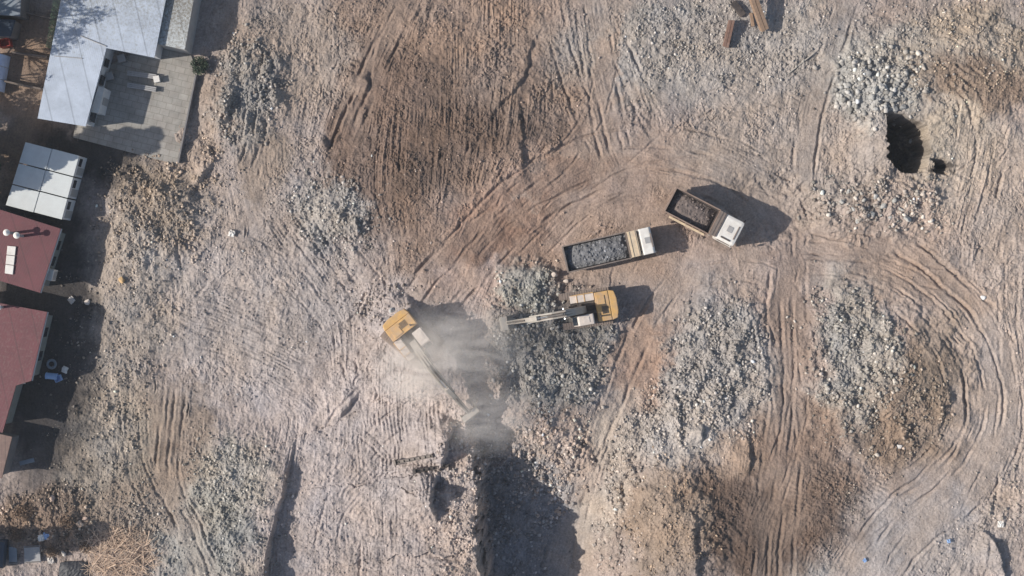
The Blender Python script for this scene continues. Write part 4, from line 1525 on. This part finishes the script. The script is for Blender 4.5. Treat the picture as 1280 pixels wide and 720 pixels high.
# three site cabins side by side
TL, TR_, BR, BL = Vector((32, 177)), Vector((99, 194)), Vector((77, 275)), Vector((7, 257))
labels = ["topmost of three joined white site cabins, its roof in tree shade", "middle one of three joined white site cabins, roof half sunlit", "lowest of three joined white site cabins beside the red roof"]
cab_roof = mat("cabin_roof", (200, 203, 200), .4, 0, .06, 1.5, .15)
hC = 2.6
for k in range(3):
    f0, f1 = k / 3 + .008, (k + 1) / 3 - .008
    q = [TL.lerp(BL, f0), TR_.lerp(BR, f0), TR_.lerp(BR, f1), TL.lerp(BL, f1)]
    pts = [P(v.x, v.y, hC) for v in q]
    c = sum(pts, Vector()) / 4
    t = thing("site_cabin", labels[k], "site cabin", (c.x, c.y, 0), 0, "joined white site cabins")
    rel = [Vector((p.x - c.x, p.y - c.y)) for p in pts]
    MB().prism([tuple(r * .985) for r in rel], -.4, hC - .1, 'z').build("wall", M["wallwhite"], t)
    mt, mb_ = (rel[0] + rel[1]) / 2, (rel[3] + rel[2]) / 2
    for nm, quad in (("roof_panel", [rel[0], mt - Vector((.05, 0)), mb_ - Vector((.05, 0)), rel[3]]), ("roof_panel", [mt + Vector((.05, 0)), rel[1], rel[2], mb_ + Vector((.05, 0))])):
        MB().prism([tuple(v) for v in quad], hC - .097, hC, 'z', .02).build(nm, cab_roof, t)
    d = (rel[2] - rel[1])
    for ff, w_, hh, zz, nm, mtl in ((.3, .75, .8, 1.6, "window", M["glass"]), (.72, .7, 1.9, 1.0, "door", M["wallgrey"])):
        ob = MB().box((0, 0, 0), (w_, .05, hh), .008).build(nm, mtl, t)
        pp = rel[1] * .985 + d * .985 * ff
        ob.location = (pp.x + .012, pp.y, zz)
        ob.rotation_euler = (0, 0, math.atan2(d.y, d.x))

# red roofed buildings
red_roof = roof_mat("red_sheet_roof", (96, 42, 48), (96, 70, 66), .22, .35, .07, 0, math.radians(-17))
red_roof2 = roof_mat("faded_red_sheet_roof", (98, 43, 49), (122, 98, 92), .22, .6, .08, 0, math.radians(-12))
hA = 3.4
t, o, ins = roofed("red_roof_house", "red sheet roof house with two chimneys and a white skylight", "building",
                   [(-70, 243), (0, 262), (76, 286), (50, 366), (0, 351), (-70, 333)], hA, red_roof, M["housewall"], .5)
for q in ((13, 291.5), (25.5, 295)):
    b = MB()
    pb = P(q[0] + 3, q[1], hA)
    b.cyl((0, 0, 0), (0, 0, 1.55), .13, .13, 14)
    ch_ = b.build("chimney", M["wallgrey"], t, (pb.x - o.x, pb.y - o.y, hA + .003))
    MB().cyl((0, 0, 1.56), (0, 0, 1.62), .3, .3, 16).cyl((0, 0, 1.62), (0, 0, 1.8), .3, .06, 16).build("chimney_cap", M["white"], ch_)
sk = [P(6.5, 342, hA), P(10, 307, hA), P(20.5, 308, hA), P(16.5, 343.5, hA)]
for k in range(3):
    f0, f1 = k / 3 + .01, (k + 1) / 3 - .01
    q = [sk[0].lerp(sk[1], f0), sk[0].lerp(sk[1], f1), sk[3].lerp(sk[2], f1), sk[3].lerp(sk[2], f0)]
    MB().prism([(p.x - o.x, p.y - o.y) for p in q], hA + .003, hA + .14, 'z', .02).build("skylight", M["white"], t)
gt = MB()
a0, a1 = P(76, 286, hA - .1), P(50, 366, hA - .1)
gt.cyl((a0.x - o.x + .06, a0.y - o.y, hA - .12), (a1.x - o.x + .06, a1.y - o.y, hA - .12), .09, .09, 10)
gt.build("gutter", M["slate"], t)
for ff in (.25, .5, .72):
    p = a0.lerp(a1, ff)
    ob = MB().box((0, 0, 0), (.9, .06, 1.0), .01).build("window", M["glass"], t)
    ob.location = (p.x - o.x - .3, p.y - o.y, 1.7)
    d = a1 - a0
    ob.rotation_euler = (0, 0, math.atan2(d.y, d.x))

# white unit by the red house
p = P(60, 343, 2.6)
t = thing("roof_unit", "white box unit at the lower right corner of the chimney house", "unit", (p.x, p.y, 0), math.radians(-14))
MB().box((0, 0, 2.02), (.9, 1.05, 1.1), .03).build("housing", M["white"], t)
MB().box((.47, 0, 2.02), (.03, .8, .8), .01).build("grille", M["wallgrey"], t)
for sx in (-.35, .35):
    for sy in (-.4, .4):
        MB().box((sx, sy, .73), (.07, .07, 1.45)).build("leg", M["dark"], t)

hB = 3.4
t, o, ins = roofed("red_roof_house", "faded red roof house with a stepped edge below the dark alley", "building",
                   [(-70, 362), (0, 379), (59, 390), (39, 476), (20, 482), (3, 541), (-70, 520)], hB, red_roof2, M["housewall"], .5)
gt = MB()
a0, a1 = P(59, 390, hB - .1), P(39, 476, hB - .1)
gt.cyl((a0.x - o.x + .06, a0.y - o.y, hB - .12), (a1.x - o.x + .06, a1.y - o.y, hB - .12), .09, .09, 10)
gt.build("gutter", M["slate"], t)
for ff in (.3, .65):
    p = a0.lerp(a1, ff)
    ob = MB().box((0, 0, 0), (.9, .06, 1.0), .01).build("window", M["glass"], t)
    ob.location = (p.x - o.x - .25, p.y - o.y, 1.7)
    d = a1 - a0
    ob.rotation_euler = (0, 0, math.atan2(d.y, d.x))
pb = P(3, 384, hB)
ch_ = MB().cyl((0, 0, 0), (0, 0, 1.0), .12, .12, 12).build("chimney", M["wallgrey"], t, (pb.x - o.x, pb.y - o.y, hB + .003))
MB().cyl((0, 0, 1.01), (0, 0, 1.15), .28, .08, 14).build("chimney_cap", M["white"], ch_)
p = P(27, 477, 2.9)
t = thing("vent_box", "small white box at the stepped corner of the faded red roof", "box", (p.x, p.y, 0), -.2)
MB().box((0, 0, 2.7), (.5, .35, .45), .03).build("housing", M["white"], t)
MB().cyl((0, 0, -.2), (0, 0, 2.46), .05).build("post", M["dark"], t)

tile_roof = roof_mat("brown_tile_roof", (116, 90, 80), (150, 126, 112), .3, .6, .15, 0, 0)
roofed("lean_to", "small brown tiled lean-to below the faded red roof", "shed", [(-60, 530), (2, 543), (15, 546), (2, 598), (-60, 590)], 2.6, tile_roof, M["walldark"], .2)

# top left corner: slate shed, navy shed, red bin, pale sheet, garden walls
roofed("slate_shed", "slate grey flat roof shed in the top left corner", "shed", [(-50, -40), (28, -40), (25, 20), (-50, 16)], 2.6, M["slate"], M["walldark"], .1)
roofed("navy_shed", "dark navy flat roof shed below the slate shed", "shed", [(-40, 20), (19, 25), (13, 46), (-40, 42)], 2.0, M["navy"], M["walldark"], .05)
p = P(5, 53, .9)
t = thing("crate", "red plastic crate below the navy shed", "crate", (p.x, p.y, 0), .2)
b = MB()
b.box((0, 0, .1), (.9, .7, .06))
for s in (-1, 1):
    b.box((0, s * .36, .45), (.96, .05, .8))
    b.box((s * .47, 0, .45), (.05, .67, .8))
b.build("body", M["redplastic"], t)
p0 = P(3, 90, 1.0)
t = thing("greenhouse", "pale bluish sheeted greenhouse at the left edge of the gardens", "greenhouse", (p0.x - .6, p0.y, 0), math.radians(-10))
b = MB()
pts = [(.75 * math.cos(q), .1 + 1.3 * math.sin(q)) for q in np.linspace(0, math.pi, 11)]
b.prism(pts, -1.7, 1.7, 'y')
b.build("sheeting", mat("greenhouse_sheet", (186, 200, 224), .35, 0, .1), t)
b = MB()
for yy in (-1.72, -.6, .6, 1.72):
    b.tube([(1.03 * x, yy, .0 + 1.02 * z) for x, z in pts], .025, 6)
b.build("hoop", M["wallgrey"], t)
for lab, q0, q1 in [("low garden wall nearest the slate shed", (30, 16), (74, 27)), ("low garden wall across the middle of the gardens", (18, 67), (63, 73)), ("low garden wall beside the pale greenhouse", (9, 103), (57, 113))]:
    a0, a1 = Vector((*W(*q0), 0)), Vector((*W(*q1), 0))
    d = a1 - a0
    o = MB().box((0, 0, .35), (d.length, .16, 1.0), .02).build("garden_wall", M["garden"])
    o.location = ((a0.x + a1.x) / 2, (a0.y + a1.y) / 2, 0)
    o.rotation_euler = (0, 0, math.atan2(d.y, d.x))
    tag(o, lab, "garden wall", "low walls between the gardens")
# green wire fence beside the white roof
a0, a1 = Vector((*W(80, -30), 0)), Vector((*W(66, 62), 0))
d = a1 - a0
t = thing("wire_fence", "green wire fence along the left side of the white roof", "fence", ((a0.x + a1.x) / 2, (a0.y + a1.y) / 2, 0), math.atan2(d.y, d.x))
L = d.length
for k in range(5):
    MB().cyl((-L / 2 + k * L / 4, 0, -.3), (-L / 2 + k * L / 4, 0, 1.9), .035, .035, 8).build("post", M["greenwire"], t)
b = MB()
for k in range(8):
    b.box((0, 0, .15 + k * .24), (L, .02, .02))
for k in range(int(L / .25)):
    b.box((-L / 2 + k * .25, .012, 1.0), (.012, .012, 1.75))
b.build("wire_panel", M["greenwire"], t)


# things lying in the shade of the houses
def place(name, label, cat, px, py, rz=0., group=None):
    return thing(name, label, cat, G(px, py), rz, group)


t = place("barrel", "pale blue plastic barrel lying in the house shade", "barrel", 66, 470, -.1)
MB().cyl((-.5, 0, .32), (.5, 0, .32), .3, .3, 16).cyl((-.53, 0, .32), (-.47, 0, .32), .33, .33, 16).cyl((.47, 0, .32), (.53, 0, .32), .33, .33, 16).build("body", M["bluewhite"], t)
t = place("plastic_tub", "blue plastic tub beside the pale barrel", "tub", 74, 473, .4)
b = MB()
b.box((0, 0, .05), (.6, .5, .06))
for s in (-1, 1):
    b.box((0, s * .26, .25), (.64, .04, .42))
    b.box((s * .3, 0, .25), (.04, .5, .42))
b.build("body", M["bluewhite"], t)
t = place("tyre", "old grey tyre lying above the pale barrel", "tyre", 65, 455)
b = MB()
for k in range(14):
    q0, q1 = 2 * math.pi * k / 14, 2 * math.pi * (k + 1) / 14
    b.cyl((.38 * math.cos(q0), .38 * math.sin(q0), .13), (.38 * math.cos(q1), .38 * math.sin(q1), .13), .13, .13, 8)
b.build("rubber", M["slate"], t)
t = place("board", "grey board lying in the dark shade of the lean-to", "board", 34, 577, .25)
MB().box((0, 0, .06), (1.4, .4, .06), .01).build("plank", M["slate"], t)
for lab, q, s_ in [("large pale block where the alley shade ends", (110, 377), .42), ("tan boulder alone on the plain left of the ruts", (153, 350), .36)]:
    pass

# ------------------------------------------------------------------ boulders one can tell apart
def shade(c):
    d = random.randint(-22, 10)
    return tuple(v + d for v in c)


def boulder(name, label, px, py, r, c, group=None, cat="boulder", flat=.75):
    g = G(px, py)
    bm_ = bmesh.new()
    bmesh.ops.create_icosphere(bm_, subdivisions=2, radius=1)
    sx, sy, sz = random.uniform(.8, 1.25), random.uniform(.7, 1.0), random.uniform(.6, .9) * flat / .75
    planes = [(Vector((random.gauss(0, 1), random.gauss(0, 1), random.gauss(0, 1))).normalized(), random.uniform(.5, .8)) for _ in range(10)]
    for v in bm_.verts:
        for nrm, dd in planes:
            q = v.co.dot(nrm)
            if q > dd:
                v.co -= nrm * (q - dd)
        v.co *= 1 + random.uniform(-.05, .05)
        v.co = Vector((v.co.x * sx * r, v.co.y * sy * r, v.co.z * sz * r))
    me = bpy.data.meshes.new(name)
    bm_.to_mesh(me)
    bm_.free()
    paint(me, np.tile(lin(c, .82), (len(me.vertices), 1)) * np.exp(rng.normal(0, .08, (len(me.vertices), 1))))
    o = link(name, me, M_ROCK, None, (g.x, g.y, g.z + r * .3))
    o.rotation_euler = (random.uniform(-.3, .3), random.uniform(-.3, .3), random.uniform(0, 6.28))
    tag(o, label, cat, group)
    return o


boulder("boulder", "large pale block where the alley shade meets the rubble", 110, 377, .36, (214, 200, 188))
boulder("boulder", "tan boulder alone on the plain below the house shade", 153, 350, .42, (206, 172, 128))
boulder("boulder", "pale chunk above the smaller excavator arm, left of the long truck", 693, 344, .34, (220, 204, 190))
boulder("boulder", "pale round chunk by the tailgate of the long truck", 708, 351, .28, (216, 200, 186))
boulder("boulder", "grey block just behind the yellow excavator on the pit rim", 490, 388, .4, (196, 196, 194))
boulder("boulder", "bright white block near the right edge beside curved ruts", 1228, 372, .3, (232, 228, 224))
boulder("boulder", "bright white block at the foot of the dark brown soil", 1124, 558, .32, (228, 222, 214))
boulder("boulder", "small pale post-like block inside the dark square pit", 1134, 178, .28, (200, 200, 196))
boulder("boulder", "white block at the left edge of the bottom brush heap", 80, 692, .34, (214, 204, 192))
boulder("boulder", "pinkish slab on the debris bank below the lean-to", 66, 622, .38, (206, 180, 162))
boulder("boulder", "pale block on the bank at the bottom left, beside the brown ruts", 106, 648, .28, (220, 192, 172))
big_lab = "grey concrete block in the cluster of large blocks above the dark pit"
for q in [(1078, 98), (1086, 104), (1084, 92), (1094, 112), (1101, 106), (1090, 122), (1098, 128), (1108, 120), (1116, 126), (1124, 118), (1130, 124), (1106, 134), (1118, 136), (1094, 136), (1128, 134), (1136, 112), (1110, 98), (1074, 110), (1120, 104), (1138, 128)]:
    boulder("concrete_block", big_lab, *q, random.uniform(.24, .44), shade((174, 171, 166)), "large concrete blocks above the pit", "concrete block")
lab2 = "grey concrete block in the rubble between the dark pit and the haul road"
for q in [(1052, 252), (1066, 262), (1080, 250), (1090, 268), (1104, 258), (1112, 272), (1126, 262), (1094, 246), (1072, 276), (1060, 240), (1118, 250), (1134, 274)]:
    boulder("concrete_block", lab2, *q, random.uniform(.24, .4), shade((186, 182, 175)), "concrete blocks below the pit", "concrete block")
lab3 = "pale stone in the loose row above the arm of the lower excavator"
for q in [(680, 360), (686, 372), (691, 380), (683, 384), (698, 368), (676, 380), (665, 388), (704, 378)]:
    boulder("stone", lab3, *q, random.uniform(.18, .32), (200, 194, 182), "stones above the excavator arm", "stone")
lab4 = "pinkish pale stone on the lit bank right of the deep pit shadow"
for k in range(26):
    q = (random.gauss(690, 24), random.gauss(590, 26))
    boulder("stone", lab4, *q, random.uniform(.16, .3), shade((204, 184, 168)), "stones on the bank of the pit", "stone")

# ------------------------------------------------------------------ beams and steel
def beam(label, p0, p1, w, h, lift0, lift1, material, cat="beam", name="beam", splits=1):
    a_, b_ = G(*p0), G(*p1)
    a_.z += lift0
    b_.z += lift1
    mid = (a_ + b_) / 2
    d = b_ - a_
    bb = MB()
    for k in range(splits):
        off = (k - (splits - 1) / 2) * w / splits
        bb.box((0, off, random.uniform(-.03, .03)), (d.length * random.uniform(.94, 1), w / splits * .94, h), .02)
    o = bb.build(name, material, None, mid)
    o.rotation_euler = d.to_track_quat('X', 'Z').to_euler()
    tag(o, label, cat)
    return o


beam("thick weathered timber beam leaning across the top edge of the site", (931, -14), (954, 40), .75, .75, 1.9, .75, M["timber"], splits=2)
beam("short rusty steel stub with a dark shadow beside the leaning timber beam", (913, 27), (906, 60), .55, .7, .75, .4, M["rust"], splits=2)
beam("dark broken beam lying under the top end of the timber beam", (915, 3), (929, 20), .6, .4, .15, .15, M["dark"])
beam("short tan plank beside the foot of the leaning timber beam", (938, 16), (941, 34), .3, .2, .2, .2, M["timber"])


def girder(label, p0, p1):
    a_, b_ = G(*p0), G(*p1)
    a_.z += .4
    b_.z += .4
    d = b_ - a_
    L = d.length
    t = link("girder", None, loc=(a_ + b_) / 2)
    t.rotation_euler = d.to_track_quat('X', 'Z').to_euler()
    tag(t, label, "girder")
    b = MB()
    for s in (-1, 1):
        b.box((0, s * .13, 0), (L, .05, .3))
    b.box((0, 0, 0), (L, .2, .05))
    for k in range(7):
        b.box((-L / 2 + .2 + k * (L - .4) / 6, 0, .05), (.06, .2, .2))
    b.build("web", M["dark"], t)
    MB().box((-L / 2 - .12, 0, .05), (.26, .5, .5), .03).build("end_plate", M["dark"], t)


girder("long dark steel girder on the washboard soil, the upper of two", (497, 577), (541, 569))
girder("dark steel girder on the washboard soil, the lower one at the drop", (520, 588), (563, 581))
beam("thin grey pole lying across the gravel near the top road", (985, 92), (1018, 66), .12, .1, .1, .1, M["boom"], "pole", "pole")

# ------------------------------------------------------------------ bottom left corner: brush heap, panels, litter
g = G(150, 695)
t = thing("brush_heap", "heap of pale dry branches at the bottom left", "brush heap", g)
b = MB()
for k in range(430):
    q = random.random() * 6.28
    rr_ = 3.2 * math.sqrt(random.random())
    c = Vector((rr_ * math.cos(q) * 1.05, rr_ * math.sin(q) * .85, .15 + .75 * (1 - rr_ / 3.3) * random.random()))
    d = Vector((random.gauss(0, 1), random.gauss(0, 1), random.gauss(0, .18))).normalized() * random.uniform(.4, 1.3)
    b.cyl(c - d, c + d + Vector((0, 0, .05)), random.choice((.012, .016, .02, .03, .05)), .01, 5)
b.build("branches", M["stick"], t)
for lab, q, sz, mt in [("tall grey door panel leaning among the bottom left litter", (18, 692), (.75, 1.7, .12), M["slate"]), ("wide grey sheet panel leaning beside the tall door panel", (42, 692), (1.5, 1.6, .1), M["wallgrey"]), ("navy blue cupboard carcass at the bottom left edge", (4, 690), (.9, 2.6, .8), M["navy"])]:
    g = G(*q)
    t = thing("panel", lab, "panel", (g.x, g.y, g.z), random.uniform(-.1, .1))
    bb = MB().box((0, 0, .3 + sz[2] / 2), sz, .02)
    bb.build("board", mt, t)
    bb = MB()
    bb.box((0, sz[1] / 2 - .08, .3 + sz[2] + .02), (sz[0] * .9, .08, .04))
    bb.box((0, -sz[1] / 2 + .08, .3 + sz[2] + .02), (sz[0] * .9, .08, .04))
    bb.box((0, 0, .13), (sz[0] * .7, sz[1] * .7, .34))
    bb.build("batten", M["dark"], t)
scr_mat = [M["white"], M["bluewhite"], M["concrete"], M["stick"]]
scr = [(52, 672, 0, "small white sack lying above the grey sheet panel"), (58, 670, 1, "pale blue bag beside the small white sack"), (64, 700, 2, "crumpled pale board beside the bottom left panels"), (100, 655, 3, "crossed pale stick bundle on the brown soil"),
       (1080, 700, 1, "small pale blue scrap of sheet near the bottom right ruts"), (1185, 676, 1, "blue scrap lying on pale ruts near the right corner"), (1250, 655, 0, "crumpled white sheet above the dark cut"),
       (290, 292, 0, "white scrap of sheet on the grey plain"), (90, 375, 2, "pale plate in the mouth of the dark alley"), (82, 462, 0, "small white bottle crate near the tub")]
for (x_, y_, m_, lab) in scr:
    g = G(x_, y_)
    bm_ = bmesh.new()
    bmesh.ops.create_grid(bm_, x_segments=6, y_segments=6, size=.17 if m_ == 1 and x_ > 500 else .3)
    for v in bm_.verts:
        v.co.x *= random.uniform(.8, 1.05)
        v.co.z += random.uniform(0, .16) + .25 * (1 - (v.co.length / .5) ** 2) * .6
    r = bmesh.ops.solidify(bm_, geom=bm_.faces[:], thickness=.02)
    me = bpy.data.meshes.new("scrap")
    bm_.to_mesh(me)
    bm_.free()
    o = link("scrap", me, scr_mat[m_], None, (g.x, g.y, g.z + .03))
    o.rotation_euler = (0, 0, random.random() * 3)
    tag(o, lab, "scrap")

for lab, q, rad, nn in [("brown dry bush on the bank below the lean-to", (30, 640), .9, 500), ("brown dry bush between the pinkish slab and the brown ruts", (84, 652), .8, 420),
                        ("low dry bush above the tall door panel", (22, 668), .7, 380), ("low dry bush right of the wide grey sheet panel", (66, 688), .7, 380), ("small dry bush left of the brush heap", (108, 684), .6, 320)]:
    t = thing("dry_bush", lab, "bush", G(*q), 0, "dry bushes of the bottom left corner")
    b = MB()
    for k in range(16):
        t_ = k * 2.4
        b.cyl((0, 0, -.1), (rad * math.cos(t_) * random.uniform(.5, 1), rad * math.sin(t_) * random.uniform(.5, 1), random.uniform(.3, .8)), .03, .01, 5)
    b.build("stem", M["bark"], t)
    leaves_obj("foliage", [leaf_cloud(nn // 4, (rad * .5 * math.cos(k * 1.7), rad * .5 * math.sin(k * 1.7), .45), (rad * .6, rad * .6, .4), .08) for k in range(4)], M["leafbrown"], t)
g = G(94, 714)
t = thing("dark_sheet", "dark crumpled sheet at the foot of the brush heap", "dark_sheet", (g.x, g.y, g.z + .1))  # crumpled dark sheet laid over a dark patch of ground
bm_ = bmesh.new()
bmesh.ops.create_grid(bm_, x_segments=18, y_segments=12, size=1)
for v in bm_.verts:
    x_, y_ = v.co.x, v.co.y
    v.co = Vector((x_ * 1.5 * (1 - .12 * y_ * y_), y_ * .95 * (1 - .1 * x_ * x_), .25 * (1 - max(abs(x_), abs(y_)) ** 2) + .06 * random.random()))
bmesh.ops.solidify(bm_, geom=bm_.faces[:], thickness=.02)
me = bpy.data.meshes.new("sheet")
bm_.to_mesh(me)
bm_.free()
link("sheet", me, M["blacksheet"], t)

# ------------------------------------------------------------------ trees of the gardens, their shadows fall on the roofs
def bare_tree(label, px, py, h, seed, leafy=0):
    random.seed(seed)
    x, y = W(px, py)
    t = thing("bare_tree", label, "tree", (x, y, gz(x, y)), 0, "trees of the gardens left of the houses")
    b = MB()
    tips = []

    def grow_(p, d, L, r, lev):
        q = p + d * L
        b.cyl(p, q, r, r * .68, 6 if lev < 3 else 4)
        if lev >= 5:
            tips.append(q)
            return
        for k in range(3 if lev < 2 else random.choice((2, 3))):
            nd_ = (d + Vector((random.gauss(0, .5), random.gauss(0, .5), random.gauss(.12, .3)))).normalized()
            grow_(q if k else p.lerp(q, .75), nd_, L * random.uniform(.66, .84), r * random.uniform(.55, .7), lev + 1)
    grow_(Vector((0, 0, -.2)), Vector((0, 0, 1)), h * .26, h * .02, 0)
    b.build("trunk", M["bark"], t)
    ch_ = [leaf_cloud(leafy, tuple(q), (.5, .5, .4), .13) for q in tips] if leafy else []
    if ch_:
        leaves_obj("crown", ch_, M["leafdry"], t)
    return t


def dense_tree(label, px, py, h, r, seed):
    x, y = W(px, py)
    t = thing("dense_tree", label, "tree", (x, y, gz(x, y)), 0, "dense trees left of the cabins")
    MB().cyl((0, 0, -.3), (0, 0, h * .85), .22, .05, 8).build("trunk", M["bark"], t)
    ch_ = []
    lr = np.random.default_rng(seed)
    for k in range(int(h * 7)):
        zz = h * (.15 + .8 * lr.random())
        rad = r * (1.05 - zz / h) + .3
        q = lr.random() * 6.28
        s = rad * math.sqrt(lr.random())
        ch_.append(leaf_cloud(420, (s * math.cos(q), s * math.sin(q), zz), (.7, .7, .55), .15))
    leaves_obj("crown", ch_, M["leafdark"], t)


bare_tree("shorter thin leaved tree beyond the slate shed", -78, 62, 14.5, 3, 26)
bare_tree("thin leaved tree beyond the pale greenhouse", -70, 104, 12.0, 8, 18)
bare_tree("thin leaved tree between the two tallest garden trees", -82, 30, 17.5, 21, 26)
bare_tree("tallest thin leaved tree of the gardens", -84, -30, 19.0, 24, 26)
bare_tree("thin leaved tree above the white roof", 118, -40, 11.0, 12, 26)
bare_tree("thin leaved tree beyond the top left corner", -60, 20, 15.0, 15, 26)
dense_tree("tall dense dark tree left of the site cabins", -22, 203, 12.6, 3.0, 1)
dense_tree("medium dense dark tree between the tall tree and the red roof", -34, 236, 8.2, 2.2, 2)
dense_tree("low broad dense tree left of the gardens", -44, 172, 8.0, 2.6, 4)
dense_tree("narrow dense tree left of the bottom panels", -40, 688, 10.5, 1.3, 6)
random.seed(5)

# ------------------------------------------------------------------ dust raised by the excavator
def dust(label, px, py, z, rad, density, seed, colour=(.97, .92, .865)):
    p = P(px, py, z)
    bm_ = bmesh.new()
    bmesh.ops.create_icosphere(bm_, subdivisions=3, radius=1)
    for v in bm_.verts:
        v.co = Vector((v.co.x * rad[0], v.co.y * rad[1], v.co.z * rad[2]))
    me = bpy.data.meshes.new("dust_cloud")
    bm_.to_mesh(me)
    bm_.free()
    m = bpy.data.materials.new("dust")
    m.use_nodes = True
    nt = m.node_tree
    nt.nodes.remove(nt.nodes["Principled BSDF"])
    out = nt.nodes["Material Output"]
    vol = nd(nt, "ShaderNodeVolumePrincipled")
    vol.inputs["Color"].default_value = (*colour, 1)
    vol.inputs["Anisotropy"].default_value = 0.
    tc = nd(nt, "ShaderNodeTexCoord")
    mp = nd(nt, "ShaderNodeMapping")
    mp.inputs["Scale"].default_value = (1 / rad[0], 1 / rad[1], 1 / rad[2])
    nt.links.new(tc.outputs["Object"], mp.inputs["Vector"])
    ln = nd(nt, "ShaderNodeVectorMath", operation='LENGTH')
    nt.links.new(mp.outputs[0], ln.inputs[0])
    fo = nd(nt, "ShaderNodeMapRange", interpolation_type='SMOOTHSTEP', i_From_Min=.95, i_From_Max=.1, i_To_Min=0., i_To_Max=1.)
    nt.links.new(ln.outputs["Value"], fo.inputs["Value"])
    nz = nd(nt, "ShaderNodeTexNoise", noise_dimensions='4D', i_W=float(seed), i_Scale=.5, i_Detail=6., i_Roughness=.62, i_Distortion=1.4)
    m3 = nd(nt, "ShaderNodeMapping")
    m3.inputs["Scale"].default_value = (.55, 1.15, .8)
    m3.inputs["Rotation"].default_value = (0, 0, math.radians(-22))
    nt.links.new(tc.outputs["Object"], m3.inputs["Vector"])
    nt.links.new(m3.outputs[0], nz.inputs["Vector"])
    mr = nd(nt, "ShaderNodeMapRange", i_From_Min=.38, i_From_Max=.66, i_To_Min=0.15, i_To_Max=1.5)
    nt.links.new(nz.outputs[0], mr.inputs["Value"])
    mu = nd(nt, "ShaderNodeMath", operation='MULTIPLY')
    nt.links.new(fo.outputs[0], mu.inputs[0])
    nt.links.new(mr.outputs[0], mu.inputs[1])
    m2 = nd(nt, "ShaderNodeMath", operation='MULTIPLY')
    nt.links.new(mu.outputs[0], m2.inputs[0])
    m2.inputs[1].default_value = density
    nt.links.new(m2.outputs[0], vol.inputs["Density"])
    nt.links.new(vol.outputs[0], out.inputs["Volume"])
    o = link("dust_cloud", me, m, None, p)
    tag(o, label, "dust", kind="stuff")


dust("pale dust drifting beside the boom of the pit rim excavator", 520, 464, 4.6, (5.4, 4.6, 2.0), .65, 1)
dust("thin grey dust over the shadow between the two excavators", 574, 432, 6.2, (7.4, 5.6, 2.4), .34, 2)
dust("pale dust rising round the bucket at the top of the pit", 610, 522, 4.6, (5.6, 4.6, 2.2), .28, 3)

# ------------------------------------------------------------------ the air: thin pale haze round the whole site
hm = bpy.data.materials.new("haze")
hm.use_nodes = True
hm.node_tree.nodes.remove(hm.node_tree.nodes["Principled BSDF"])
hv = nd(hm.node_tree, "ShaderNodeVolumePrincipled", i_Density=HAZE, i_Anisotropy=.1)
hv.inputs["Color"].default_value = (.80, .90, 1.0, 1)
hm.node_tree.links.new(hv.outputs[0], hm.node_tree.nodes["Material Output"].inputs["Volume"])
hz = MB().box((0, 0, (CH + 5 - 12) / 2), (1700, 1700, CH + 5 + 12)).build("haze", hm)
hz["kind"] = "stuff"
hz["label"] = "thin pale air over the whole site"
